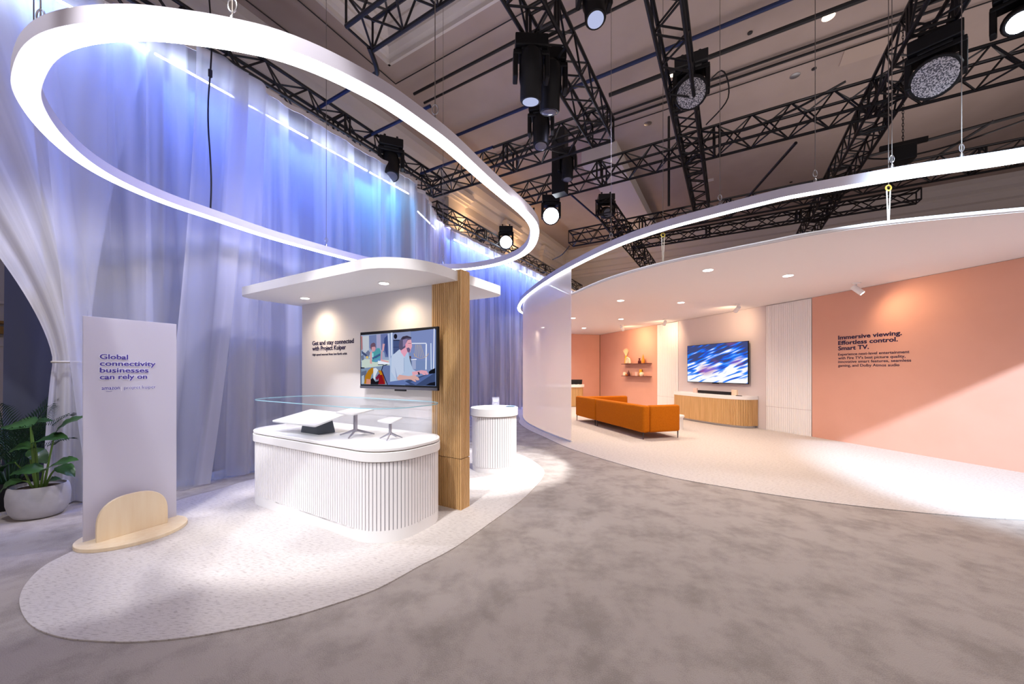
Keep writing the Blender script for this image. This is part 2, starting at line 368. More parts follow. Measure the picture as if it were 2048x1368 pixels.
# stepped moulding around the coffer, profile mesh along three sides
def mould(name, P, Q, inn, prof, m):          # prof: (inward offset, z)
    mb = MB(); n = len(prof); inn = Vector(inn).normalized(); vs = []
    for X in (P, Q):
        for (o_, z_) in prof: vs.append(Vector((X.x, X.y, 0))+inn*o_+Vector((0,0,z_)))
    fs = [(i, (i+1) % n, n+(i+1) % n, n+i) for i in range(n)]+[tuple(range(n-1,-1,-1)), tuple(range(n, 2*n))]
    mb.add(vs, fs); return struct(name, mb, m, smooth=0)
cof = [(0,ZH+.75),(0,ZH),(.06,ZH),(.06,ZH+.10),(.16,ZH+.12),(.24,ZH+.20),(.24,ZH+.27),(.34,ZH+.30),(.46,ZH+.42),(.46,ZH+.48),(.60,ZH+.55),(.70,ZH+.62),(.80,ZH+.75)]
mould('trim_1', L(-4.75,3.2), L(7,3.2), -EB, cof, M['old_trim'])
mould('trim_2', L(-4.75,-6), L(-4.75,3.2), EA, cof, M['old_trim'])
# walls of the hall
mb = MB(); slabL(mb, -7.2, -9, -6.9, 19.4, 0, ZH); struct('wall_left', mb, M['old_wall'], smooth=0)
mb = MB(); slabL(mb, -7.2, 19.2, 20, 19.5, 0, ZH); struct('wall_back', mb, M['old_wall'], smooth=0)
cor = [(0,ZH-1.6),(.05,ZH-1.6),(.05,ZH-1.45),(.14,ZH-1.42),(.14,ZH-1.2),(.24,ZH-1.15),(.24,ZH-.85),(.36,ZH-.8),(.46,ZH-.6),(.46,ZH-.5),(.60,ZH-.4),(.75,ZH-.2),(.75,ZH),(0,ZH)]
mould('trim_3', L(-7,19.2), L(20,19.2), -EB, cor, M['old_trim'])
mould('trim_4', L(-6.9,-9), L(-6.9,19.2), EA, cor, M['old_trim'])
mb = MB(); slabL(mb, -1.9, 9.0, -.7, 19.2, ZH-.45, ZH); struct('trim_5', mb, M['old_trim'], smooth=0)   # dropped beam
# ceiling lowered strip between wall and coffer
mb = MB(); slabL(mb, -6.9, -9, -5.6, 19.2, ZH, ZH+.15); struct('ceiling', mb, M['ceiling'], smooth=0)
# wall pilasters with capitals
def pilaster(b, label):
    r = thing('pilaster', L(-6.7, b), label, 'pilaster', 'pilasters of the hall wall')
    m = MB(); slabL(m, -6.9, b-.45, -6.55, b+.45, 0, 7.4); build('shaft', m, M['old_wall'], r, 0)
    m = MB()
    for i, (o_, z0, z1) in enumerate([(.04,6.4,6.5),(.08,6.5,6.62),(.05,6.62,6.95),(.14,6.95,7.05),(.2,7.05,7.2),(.3,7.2,7.4)]):
        slabL(m, -6.9, b-.45-o_, -6.55+o_, b+.45+o_, z0+1, z1+1)
    build('capital', m, M['old_trim'], r, 0)
pilaster(8.0, 'cream pilaster with stepped capital above the curtain, nearest to the ring light')
pilaster(12.0, 'cream pilaster with stepped capital lit orange, left of the frosted partition')
pilaster(16.0, 'cream pilaster with stepped capital in the far corner of the hall')
# panelled double door wall at far left
for k in range(3):
    b0 = -3.6+k*1.05
    m = MB()
    slabL(m, -6.9, b0, -6.86, b0+.95, .1, 2.0)
    for (z0, z1) in ((.25,.9),(1.02,1.9)):
        for (u0,u1,v0,v1) in ((.1,.85,z0,z0+.03),(.1,.85,z1-.03,z1),(.1,.13,z0,z1),(.82,.85,z0,z1)):
            slabL(m, -6.86, b0+u0, -6.84, b0+u1, v0, v1)
    struct('door_%d' % (k+1), m, M['old_trim'], smooth=0)
m = MB(); slabL(m, -6.9, -4, -6.8, -.4, 2.05, 2.16); slabL(m, -6.9, -4, -6.78, -.4, 2.2, 2.24); struct('trim_6', m, M['brass'], smooth=0)
m = MB()
for k in range(4):
    b0 = -4+k*1.0
    for (u0,u1,v0,v1) in ((.1,.9,2.5,2.54),(.1,.9,4.2,4.24),(.1,.14,2.5,4.24),(.86,.9,2.5,4.24)): slabL(m, -6.9, b0+u0, -6.86, b0+u1, v0, v1)
struct('trim_7', m, M['old_trim'], smooth=0)

# ------------------------------------------------------------------ cream carpets
def px(*pts, z=0): return [PZ(x, y, z) for x, y in pts]
out_l = px((153,1099),(91,1131.6),(54,1166.5),(39,1198.7),(45.6,1231),(70,1257.8),(123.5,1276.6),(188,1283.6),(268.5,1285.7),(376,1276.6),(483,1257.8),(569,1239),(644,1217.5),(752,1180),(838,1134),(913,1094),(993.5,1037.6),(1044.6,1000),(1070,975),(1085,957),(1088,942),(1070,925),(1038,909),(985,899),(900,898),(700,918),(516,957),(440,979),(356,1002),(240,1048))
pl = crom(out_l, 6, True)
mb = MB(); mb.prism(pl, .0005, .008); tag(build('cream_carpet', mb, M['carpet_beige'], smooth=0), 'cream flecked curved carpet under the white display case and sign', 'carpet')
out_r = px((1040,838),(1038.5,846),(1055.6,859),(1088,874),(1128.6,893),(1175,909),(1234,927),(1300,945),(1365.5,960),(1500,983),(1650,1005),(1800,1022),(1920,1033),(2048,1041),(2300,1052))
pr = crom(out_r, 6)
pr += [Vector((8.5, 3.4, 0)), Vector((8.6, 5, 0)), Vector((7.2, 8.4, 0)), Vector((4.2, 18, 0)), Vector((.6, 17, 0)), Vector((.15, 14.5, 0))]
mb = MB(); mb.prism(pr, .0005, .008); tag(build('cream_carpet', mb, M['carpet_beige'], smooth=0), 'cream carpet under the orange sofa with a curved edge along the aisle', 'carpet')

# ------------------------------------------------------------------ slats
def path_normals(path, closed):
    N = len(path); out = []
    for i in range(N):
        a = path[i-1] if (i or closed) else path[i]; b = path[(i+1) % N] if (i < N-1 or closed) else path[i]
        t = (b-a); t.z = 0; t.normalize(); out.append((t, Vector((t.y, -t.x, 0))))
    return out
def slats(path, z0, z1, pitch, width, depth, closed=False, flip=1):
    n = max(2, int(round(plen(path, closed)/pitch))); pts = resample(path, n if closed else n+1, closed)
    if not closed: pts = [pts[i].lerp(pts[i+1], .5) for i in range(len(pts)-1)]
    nn = path_normals(pts, closed); mb = MB()
    for p, (t, nm) in zip(pts, nn):
        nm = nm*flip; c = Vector((p.x, p.y, (z0+z1)/2))+nm*depth/2
        mb.obox(c, t, nm, (0,0,1), width/2, depth/2, (z1-z0)/2)
    return mb
def rrect(a0, b0, a1, b1, r, n=10, fn=L):
    pts = []
    for cx_, cy_, s in ((a1-r, b0+r, -90), (a1-r, b1-r, 0), (a0+r, b1-r, 90), (a0+r, b0+r, 180)):
        for k in range(n+1):
            g = math.radians(s+90*k/n); pts.append(fn(cx_+r*math.cos(g), cy_+r*math.sin(g)))
    return pts   # counter-clockwise -> outward normal = (t.y,-t.x)

# ------------------------------------------------------------------ display wall, column, canopy
ZC1 = 2.47
root = thing('display_wall', L(-1.7, .1), 'pale grey display wall with Get and stay connected lettering behind the glass case', 'wall panel')
mb = MB(); slabL(mb, -2.97, .01, -.42, .13, .0, ZC1); DW = build('wall_panel', mb, M['grey_wall'], root, 0)
DWroot = root
col = thing('slatted_column', L(-.21, .08), 'oak slatted column right of the left television', 'column')
mb = MB(); slabL(mb, -.405, .02, -.02, .15, 0, ZC1+.12); build('core', mb, M['wood_gap'], col, 0)
front = [L(-.42, .02), L(0, .02)]; side = [L(-.02, 0), L(-.02, .16)]
for z0, z1 in ((.0, .553), (.561, ZC1+.12)):
    m = slats(front, z0, z1, .028, .0205, .016); build('front_slats', m, M['wood'], col, 0)
    m = slats(side, z0, z1, .027, .020, .016); build('side_slats', m, M['wood'], col, 0)
can = thing('booth_canopy', L(-1.5, 0, ZC1), 'white canopy with rounded corners over the left display wall', 'canopy')
def canopy_path():
    pts = []
    A0, B0, A1, B1 = -3.08, -.80, -.05, .95
    def arc(ca, cb, r, s, n=12):
        for k in range(n+1):
            g = math.radians(s+90*k/n); pts.append(L(ca+r*math.cos(g), cb+r*math.sin(g)))
    arc(A1-.55, B0+.55, .55, -90, 16)
    pts.append(L(A1, -.01)); 
    arc(A1+.02-.0-.16, B1-.16, .16, 0, 8)
    arc(A0+.3, B1-.3, .3, 90); arc(A0+.22, B0+.22, .22, 180)
    return pts
mb = MB(); mb.prism(canopy_path(), ZC1+.001, ZC1+.105); build('slab', mb, M['white'], can, 30)
def downlight(P, z, label, r=.055, par=None, glow='spot_glow', grp=None, ring='white'):
    t_ = thing('downlight', Vector((P.x, P.y, z)), label, 'ceiling light', grp)
    m = MB(); m.lathe((P.x, P.y, z-.006), [(r+.012, 0), (r+.014, .003), (r+.012, .006)], 24); build('trim_ring', m, M[ring], t_)
    m = MB(); m.lathe((P.x, P.y, z-.009), [(r*.2, 0), (r, .0005), (r, .0025)], 24); build('lamp', m, M[glow], t_)
    return t_
for x, y, lb in ((610,596,'round downlight in the white canopy, nearer its left end'), (768,566,'round downlight in the white canopy above the television')):
    P = PZ(x, y, ZC1); downlight(P, ZC1, lb, .05, grp='canopy downlights')
    spot('canopy_downlight', (P.x, P.y, ZC1-.03), P+EB*.38+Vector((0,0,-1.6)), 44, (1,.78,.54), 140, 1, .12)

# ------------------------------------------------------------------ lettering
FC = bpy.data.curves.new('probe', 'FONT'); FC.body = 'H'; _fo = bpy.data.objects.new('probe', FC); COL.objects.link(_fo)
bpy.context.view_layer.update(); CAP = _fo.dimensions.y; bpy.data.objects.remove(_fo)
def text_mesh(body, bold=.0):
    c = bpy.data.curves.new('lettering', 'FONT'); c.body = body; c.offset = bold; c.resolution_u = 3
    o = bpy.data.objects.new('lettering', c); COL.objects.link(o)
    dg = bpy.context.evaluated_depsgraph_get(); me = bpy.data.meshes.new_from_object(o.evaluated_get(dg)); bpy.data.objects.remove(o); return me
def letter(body, P, d, n, width, cap, m, parent, bold=.02, th=.003, name='lettering', w0=None):
    """P baseline left, d direction of reading, n outward normal"""
    me = text_mesh(body, bold); xs = [v.co.x for v in me.vertices]; x0, x1 = min(xs), max(xs)
    if w0: x0, x1 = w0
    sx = width/(x1-x0); sy = cap/(CAP+2*bold*0); d = Vector(d).normalized(); n = Vector(n).normalized(); P = Vector(P); off = parent_loc(parent)
    nv = len(me.vertices); V = [v.co.copy() for v in me.vertices]; Fs = [tuple(p.vertices) for p in me.polygons]
    edges = {}
    for f in Fs:
        for i in range(len(f)):
            e = (f[i], f[(i+1) % len(f)]); edges[e] = edges.get(e, 0)+1
    pos = lambda co, h: P+d*((co.x-x0)*sx)+Vector((0,0,1))*(co.y*sy)+n*h-off
    vs = [pos(v, th) for v in V]+[pos(v, 0) for v in V]; fs = list(Fs)
    for (i, j) in edges:
        if (j, i) not in edges: fs.append((i, nv+i, nv+j, j))
    m2 = bpy.data.meshes.new(name); m2.from_pydata([tuple(v) for v in vs], [], fs); m2.materials.append(m)
    o = bpy.data.objects.new(name, m2); COL.objects.link(o); o.parent = parent; return (x0, x1)
def letters_px(body, pl_, pr_, yb, capx, P0, d, n, m, parent, bold=.02, off=.001, th=.003, halo=None, name='lettering'):
    A = PV(pl_, yb, P0, d); Bq = PV(pr_, yb, P0, d); w = (Vector((Bq.x, Bq.y, 0))-Vector((A.x, A.y, 0))).length; cap = capx/F*A.y
    if halo:
        x = text_mesh(body, bold); xs = [v.co.x for v in x.vertices]; w0 = (min(xs), max(xs))
        letter(body, A+Vector(n)*off, d, n, w, cap, halo, parent, bold+.035, th*.5, 'lettering_halo', w0)
        letter(body, A+Vector(n)*(off+th*.5), d, n, w, cap, m, parent, bold, th, name, w0)
    else: letter(body, A+Vector(n)*off, d, n, w, cap, m, parent, bold, th, name)
PW = L(0, .01); 
letters_px('Get and stay connected', 624.9, 707.8, 690.8, 8.2, PW, EA, -EB, M['navy'], DWroot, .018)
letters_px('with Project Kuiper', 624.9, 692, 701.6, 8.4, PW, EA, -EB, M['navy'], DWroot, .018)
letters_px('High-speed internet from low Earth orbit', 624.9, 694.3, 711.4, 4.0, PW, EA, -EB, M['navy'], DWroot, .005)

# ------------------------------------------------------------------ televisions
def color_attr_mat():
    m = bpy.data.materials.new('screen_picture'); m.use_nodes = True; N = m.node_tree.nodes; K = m.node_tree.links; N.clear()
    a = N.new('ShaderNodeVertexColor'); a.layer_name = 'Col'; e = N.new('ShaderNodeEmission'); e.inputs[1].default_value = .95
    o = N.new('ShaderNodeOutputMaterial'); K.new(a.outputs[0], e.inputs[0]); K.new(e.outputs[0], o.inputs[0]); return m
M['picture'] = color_attr_mat()
def s2l(c): return tuple((x/12.92 if x <= .04045 else ((x+.055)/1.055)**2.4) for x in [v/255 for v in c])
def picture(name, O, X, Y, n, polys, parent):
    """O origin (lower-left), X and Y full vectors; polys: list of (rgb, [(u,v)...]) painted back to front"""
    me = bpy.data.meshes.new(name); vs = []; fs = []; cols = []; off = parent_loc(parent)
    for k, (c, pts) in enumerate(polys):
        b = len(vs)
        for (u, v) in pts: vs.append(tuple(O+X*u+Y*v+n*(.00012*k)-off))
        fs.append(tuple(range(b, b+len(pts)))); cols.append(c)
    me.from_pydata(vs, [], fs); ca = me.color_attributes.new('Col', 'FLOAT_COLOR', 'CORNER')
    for p, c in zip(me.polygons, cols):
        l_ = s2l(c)
        for li in p.loop_indices: ca.data[li].color = (*l_, 1)
    me.materials.append(M['picture']); o = bpy.data.objects.new(name, me); COL.objects.link(o); o.parent = parent; return o
def ell(cx_, cy_, rx, ry, n=20, rot=0):
    out = []
    for k in range(n):
        g = 2*math.pi*k/n; x = rx*math.cos(g); y = ry*math.sin(g); out.append((cx_+x*math.cos(rot)-y*math.sin(rot), cy_+x*math.sin(rot)+y*math.cos(rot)))
    return out
def bar(x0, y0, x1, y1, w, w2=None):
    w2 = w if w2 is None else w2; dx, dy = x1-x0, y1-y0; l_ = math.hypot(dx, dy); nx, ny = -dy/l_/2, dx/l_/2
    return [(x0+nx*w, y0+ny*w), (x0-nx*w, y0-ny*w), (x1-nx*w2, y1-ny*w2), (x1+nx*w2, y1+ny*w2)]
R_ = lambda x0, y0, x1, y1: [(x0,y0),(x1,y0),(x1,y1),(x0,y1)]
PT = L(0, -.11)
A_ = PV(720.5, 665.5, PT, EA); B_ = PV(875, 652, PT, EA); zt = (A_.z+B_.z)/2; zb_ = (PV(722,777.5,PT,EA).z+PV(876,780,PT,EA).z)/2
tv = thing('television', L(0,-.07)+EA*((A_-PT).dot(EA)+.6)+Vector((0,0,zb_)), 'black wall mounted television showing an office scene, overlapping the slatted column', 'television')
al, ar = (A_-PT).dot(EA), (B_-PT).dot(EA); 
mb = MB(); slabL(mb, al, -.11, ar, -.075, zb_, zt); build('casing', mb, M['black_plastic'], tv, 0, .004)
mb = MB(); slabL(mb, al+.12, -.075, ar-.12, -.04, zb_+.08, zt-.2); build('rear_cover', mb, M['black_plastic'], tv, 0)
mb = MB(); slabL(mb, (al+ar)/2-.15, -.04, (al+ar)/2+.15, .009, zb_+.25, zb_+.5); build('wall_bracket', mb, M['steel'], tv, 0)
mb = MB(); slabL(mb, (al+ar)/2-.03, -.105, (al+ar)/2+.14, -.08, zb_-.02, zb_); build('receiver', mb, M['black_plastic'], tv, 0)
mb = MB(); slabL(mb, al, -.113, ar, -.11, zb_, zb_+.03); build('lower_bezel', mb, mat('tv_bezel', (.10,.10,.13), .35), tv, 0)
# the picture, sampled from the 16:9 frame as (u, v) with v up
def uvp(x, y): return ((x-185)/(1470-185), 1-(y-165-(1-(x-185)/1285)*75)/(1145-165-(1-(x-185)/1285)*95))
def P_(*c): return [uvp(x, y) for x, y in c]
polys = [((120,140,185), R_(0,0,1,1)), ((150,165,195), R_(0,.45,.42,1)), ((172,160,190), P_((185,250),(215,250),(215,500),(190,500))), ((176,120,120), P_((185,260),(212,260),(218,490),(190,520))),
 ((190,195,205), P_((215,260),(340,250),(340,560),(230,560))), ((112,125,170), P_((345,245),(480,232),(485,560),(350,470))), ((165,160,195), P_((485,235),(555,228),(555,470),(490,470))), ((105,115,165), P_((560,225),(690,215),(700,640),(570,500))),
 ((95,110,160), P_((600,330),(700,300),(700,640),(640,640))), ((70,85,130), P_((780,215),(900,200),(900,600),(790,600))), ((125,140,190), P_((1090,190),(1460,150),(1460,700),(1090,700))), ((140,150,190), P_((780,210),(1080,185),(1080,330),(785,330))),
 ((45,50,75), P_((790,330),(900,330),(890,350),(790,350))), ((60,70,110), P_((785,455),(890,455),(890,470),(785,470))),
 ((28,26,40), [uvp(825+30*math.cos(t), 270+45*math.sin(t)) for t in [i*.4 for i in range(16)]]),
 ((195,210,200), P_((200,670),(720,690),(730,780),(560,800),(200,840))), ((105,115,140), P_((190,620),(240,590),(250,680),(205,700))), ((70,80,115), P_((200,520),(330,610),(300,640),(205,570))), ((110,120,150), P_((280,560),(330,510),(370,560),(330,650))), ((215,185,110), P_((290,620),(330,620),(330,665),(285,660))),
 ((80,155,165), P_((345,650),(395,560),(470,520),(500,475),(545,480),(570,560),(560,700),(480,730),(400,720))), ((150,215,220), P_((345,650),(385,555),(430,570),(430,640),(400,690))), ((65,95,140), P_((400,650),(550,570),(558,600),(420,680))), ((95,145,190), P_((430,700),(560,640),(560,700),(470,725))), ((60,90,135), P_((450,640),(555,590),(557,610),(470,660))),
 ((205,150,160), [uvp(432+38*math.cos(t), 470+70*math.sin(t)) for t in [i*.4 for i in range(16)]]), ((105,80,100), P_((375,420),(395,390),(440,375),(468,400),(470,470),(455,450),(400,455),(385,520),(375,470))), ((215,160,165), P_((365,560),(400,520),(402,760),(365,750))),
 ((60,75,130), P_((625,400),(630,300),(690,240),(690,640),(640,520))), ((210,160,170), P_((600,400),(640,400),(620,520),(590,540))), ((190,150,170), P_((570,530),(600,520),(590,690),(560,690))), ((220,165,170), P_((560,690),(590,680),(710,715),(700,750),(600,735))),
 ((185,195,225), P_((690,225),(720,220),(750,800),(720,800))), ((205,215,240), P_((745,205),(775,200),(775,620),(750,620))), ((230,235,250), P_((515,700),(720,740),(730,760),(520,770))), ((75,80,100), P_((515,765),(620,765),(620,780),(515,780))),
 ((125,145,170), P_((190,850),(740,790),(740,1130),(200,1130))), ((20,25,40), P_((190,820),(262,825),(262,842),(190,845))), ((95,105,130), P_((200,900),(300,880),(300,1100),(200,1120))), ((175,190,205), P_((205,980),(250,960),(260,1110),(205,1120))),
 ((176,120,28), P_((250,1120),(275,980),(330,880),(400,825),(470,840),(440,900),(395,960),(375,1040),(300,1120))), ((205,140,120), P_((300,1030),(385,1040),(375,1125),(290,1125))), ((150,60,20), P_((530,870),(590,880),(640,1020),(650,1120),(560,1120),(560,960))), ((135,20,30), P_((530,1000),(560,900),(600,1000),(640,1125),(520,1125))), ((120,30,60), P_((470,1010),(540,930),(560,960),(500,1060))), ((25,22,30), P_((380,1040),(420,1010),(470,1080),(540,1060),(520,1128),(380,1128))), ((215,220,230), P_((430,840),(480,830),(520,870),(470,980),(460,1060),(430,1010))), ((185,130,30), P_((520,880),(570,880),(600,950),(560,960))),
 ((105,120,165), P_((590,820),(640,780),(740,790),(760,900),(800,1100),(700,1130),(640,1050))), ((25,30,60), bar(*uvp(585,870), *uvp(610,790), .012)), ((25,30,60), bar(*uvp(610,790), *uvp(690,770), .014)), ((25,30,60), bar(*uvp(585,870), *uvp(690,1130), .012)),
 ((230,235,250), bar(*uvp(1100,398), *uvp(1330,400), .016)), ((235,240,255), bar(*uvp(1330,410), *uvp(1325,860), .014)), ((200,215,240), bar(*uvp(1400,400), *uvp(1405,850), .012)), ((225,230,250), bar(*uvp(1450,150), *uvp(1440,860), .012))]
for k in range(6):
    polys.append(((205,180,130), bar(*uvp(1165+k*16, 420), *uvp(1150+k*30, 640), .004)))
for k in range(14):
    g0, g1 = math.pi*(.05+.9*k/14), math.pi*(.05+.9*(k+1)/14)
    polys.append(((205,170,120), bar(*uvp(1250+115*math.cos(g0), 560+100*math.sin(g0)), *uvp(1250+115*math.cos(g1), 560+100*math.sin(g1)), .006)))
polys += [((235,240,250), P_((1095,680),(1180,672),(1180,690),(1095,694))), ((90,60,60), P_((1065,620),(1090,620),(1095,660),(1070,680))), ((60,65,80), bar(*uvp(1080,680), *uvp(1100,800), .01)), ((160,170,205), P_((1110,700),(1170,700),(1170,850),(1110,850))),
 ((175,195,225), P_((740,700),(770,600),(850,560),(900,500),(1050,560),(1075,700),(1120,850),(1190,900),(1190,960),(1050,980),(900,1060),(780,1130),(740,1120))), ((192,205,230), P_((770,620),(900,500),(960,560),(990,640),(980,900),(850,1040),(760,900))), ((150,170,205), P_((975,650),(985,650),(985,900),(975,900))), ((155,170,205), P_((820,800),(860,960),(880,1040),(850,1040))),
 ((228,160,185), P_((905,480),(1010,440),(1030,560),(985,640),(930,560))), ((225,165,180), P_((900,440),(1000,300),(1095,330),(1105,400),(1110,450),(1095,500),(1080,560),(1030,550),(1000,470))), ((92,85,115), P_((890,430),(905,350),(950,280),(1020,262),(1100,290),(1095,330),(1040,340),(1010,400),(1000,470),(930,520),(900,500))), ((60,52,72), P_((930,320),(960,275),(1030,262),(1100,290),(1098,305),(1020,300),(960,330))), ((140,125,165), P_((960,330),(1040,320),(1010,400),(995,440),(960,460))), ((105,90,125), P_((1020,480),(1060,470),(1085,510),(1070,560),(1035,545))), ((235,150,180), [uvp(1015+14*math.cos(t), 430+30*math.sin(t)) for t in [i*.5 for i in range(13)]]), ((50,45,70), bar(*uvp(1045,395), *uvp(1100,398), .006)),
 ((60,75,115), P_((1000,1060),(1230,980),(1470,890),(1470,1140),(1000,1135))), ((85,105,160), P_((1080,1080),(1400,920),(1440,930),(1170,1130))), ((100,120,175), P_((720,1080),(960,1040),(1080,1120),(700,1135))), ((22,24,36), P_((1330,1130),(1390,1090),(1470,1070),(1470,1140))), ((18,20,30), P_((1370,900),(1400,870),(1470,830),(1470,920),(1380,935))),
 ((215,170,165), P_((900,950),(1060,975),(1150,955),(1215,1000),(1230,1040),(1190,1050),(1160,1030),(1180,1075),(1150,1070),(1100,1040),(1040,1030),(880,1050),(860,1010))), ((225,165,180), P_((1110,900),(1260,870),(1340,880),(1370,940),(1340,950),(1300,905),(1330,950),(1300,955),(1250,925),(1200,945),(1120,960))), ((40,40,60), P_((1200,905),(1225,898),(1240,945),(1215,952)))]
picture('screen_picture', L(al+.018, -.1135, zb_+.05), EA*(ar-al-.036), Vector((0,0,zt-zb_-.085)), -EB, polys, tv)
point('screen_spill', L((al+ar)/2, -.5, (zb_+zt)/2), 1.0, (.6,.7,1), .3)

# ------------------------------------------------------------------ glass display case
case = thing('display_case', L(-1.2, -.6), 'large white rounded display case with ribbed sides and glass top', 'display case')
A0, B0, A1, B1, RR = -2.40, -1.035, .02, -.13, .36
def rr(inset, r=RR): return rrect(A0+inset, B0+inset, A1-inset, B1-inset, max(.05, r-inset))
mb = MB(); mb.prism(rr(.018), 0.008, .112); build('plinth', mb, M['white_gloss'], case, 40)
mb = MB(); mb.prism(rr(.026), .112, .71); build('body', mb, M['rib_back'], case, 40)
build('ribbed_cladding', slats(rr(.026), .10, .705, .034, .0255, .008, True), M['white'], case, 0)
mb = MB(); mb.prism(rr(.02), .705, .712); build('lower_groove', mb, M['wood_gap'], case, 40)
mb = MB(); mb.prism(rr(0), .712, .795); build('fascia', mb, M['white_gloss'], case, 40, .004)
mb = MB(); mb.prism(rr(.02), .795, .803); build('upper_groove', mb, M['wood_gap'], case, 40)
mb = MB(); mb.prism(rr(.004), .803, .832); build('worktop', mb, M['white_gloss'], case, 40, .006)
def wallstrip(path, z0, z1, th):
    n = len(path); nn = path_normals(path, True); m = MB()
    vo = [p for p in path]; vi = [p-q[1]*th for p, q in zip(path, nn)]
    vs = [(p.x,p.y,z) for z in (z0,z1) for p in vo]+[(p.x,p.y,z) for z in (z0,z1) for p in vi]; fs = []
    for i in range(n):
        j = (i+1) % n; fs += [(i,j,n+j,n+i), (2*n+j,2*n+i,3*n+i,3*n+j), (n+i,n+j,3*n+j,3*n+i), (j,i,2*n+i,2*n+j)]
    return m.add(vs, fs)
gp = rr(.025)
g = wallstrip(gp, .832, 1.168, .006); build('glass_wall', g, M['glass'], case, 40)
mb = MB(); mb.prism(rr(.02), 1.168, 1.178); build('glass_lid', mb, M['glass'], case, 40)
nn_ = path_normals(rr(.02), True); edge = wallstrip(rr(.0195), 1.169, 1.177, .002); build('glass_lid_edge', edge, M['glass_edge'], case, 40)
# antennas in the case
ZT = .832
def plate(center, ux, uy, hx, hy, th, r=.02):
    ux = Vector(ux).normalized(); uy = Vector(uy); uy = (uy-ux*uy.dot(ux)).normalized(); n = ux.cross(uy); mb = MB()
    pts = []
    for cx_, cy_, s in ((hx-r, -hy+r, -90), (hx-r, hy-r, 0), (-hx+r, hy-r, 90), (-hx+r, -hy+r, 180)):
        for k in range(5):
            g_ = math.radians(s+90*k/4); pts.append((cx_+r*math.cos(g_), cy_+r*math.sin(g_)))
    N = len(pts); vs = [center+ux*x+uy*y-n*th/2 for x, y in pts]+[center+ux*x+uy*y+n*th/2 for x, y in pts]
    mb.add(vs, [tuple(range(N-1,-1,-1)), tuple(range(N, 2*N))]+[(i,(i+1)%N,N+(i+1)%N,N+i) for i in range(N)]); return mb
# large antenna on dark base
b0 = PZ(627, 866, ZT); ant = thing('antenna_terminal', b0, 'large square white antenna tilted on a dark base in the glass case', 'antenna', 'antennas in the glass case')
m = MB()
def fr(c, w0, w1, z0, z1, d0, d1):
    vs = [];
    for z, w, d in ((z0, w0, d0), (z1, w1, d1)):
        for sx, sy in ((-1,-1),(1,-1),(1,1),(-1,1)): vs.append(c+EA*(w*sx)+EB*(d*sy)+Vector((0,0,z-c.z)))
    return MB().add(vs, [(3,2,1,0),(4,5,6,7),(0,1,5,4),(1,2,6,5),(2,3,7,6),(3,0,4,7)])
cB = b0+EB*.05; build('base', fr(cB, .165, .135, ZT, ZT+.14, .10, .085), mat('dark_antenna_base', (.03,.045,.055), .5), ant, 30, .012)
# plate from its four corners seen: left, front, right, back
c1 = PD(543, 841, 4.05); c2 = PD(629, 851.5, 3.72); c3 = PD(695, 826, 4.0); c4 = PD(622, 818, 4.35)
ctr = (c1+c2+c3+c4)/4; uxx = (c2-c1).normalized(); uyy = (c4-c1).normalized()
def quadplate(cs, th, rad=.06):
    cs = [Vector(c) for c in cs]; n = (cs[1]-cs[0]).cross(cs[3]-cs[0]).normalized(); pts = []
    for i in range(4):
        p = cs[i]; a = cs[i-1]; b = cs[(i+1) % 4]
        ua = (a-p); ub = (b-p); r = rad
        pa = p+ua.normalized()*r*.35*(1); pb = p+ub.normalized()*r*.35
        for k in range(5):
            t = k/4; pts.append((1-t)**2*pa+2*t*(1-t)*p+t*t*pb)
    N = len(pts); vs = [p-n*th for p in pts]+[p for p in pts]
    return MB().add(vs, [tuple(range(N-1,-1,-1)), tuple(range(N, 2*N))]+[(i,(i+1)%N,N+(i+1)%N,N+i) for i in range(N)])
build('panel', quadplate([c1,c2,c3,c4], .018), M['white_gloss'], ant, 30, .003)
def tripod(px_, py_, yt, corners, ds, label, rad, spread):
    b = PZ(px_, py_, ZT); zt_ = EYE-(yt-HY)/F*b.y
    r = thing('antenna_terminal', b, label, 'antenna', 'antennas in the glass case')
    build('pole', MB().tube([b+Vector((0,0,.045)), Vector((b.x,b.y,zt_))], rad, 16), M['alu'], r)
    for k, (dx, dy) in enumerate(((-.9,.15),(.85,.45),(.0,-.85),(.2,.9))):
        d = Vector((dx,dy,0))*spread
        build('leg', MB().tube([b+Vector((0,0,.065)), b+d*.5+Vector((0,0,.035)), b+d+Vector((0,0,.008))], [rad*.7, rad*.5, rad*.35], 8), M['alu'], r)
    cs = [PD(x, y, b.y+dd) for (x, y), dd in zip(corners, ds)]
    build('panel', quadplate(cs, .014), M['white_gloss'], r, 30, .002)
tripod(711, 872, 824, [(670,824),(703,829.5),(750,817.5),(707,815)], (-.03,-.13,.12,.2), 'medium white flat antenna on a tripod pole, middle of the three in the case', .02, .19)
tripod(780.5, 879, 844, [(753,841),(781,845.5),(806,834.5),(779,833)], (-.02,-.09,.05,.12), 'small white flat antenna on a tripod pole, right end of the case', .0145, .12)

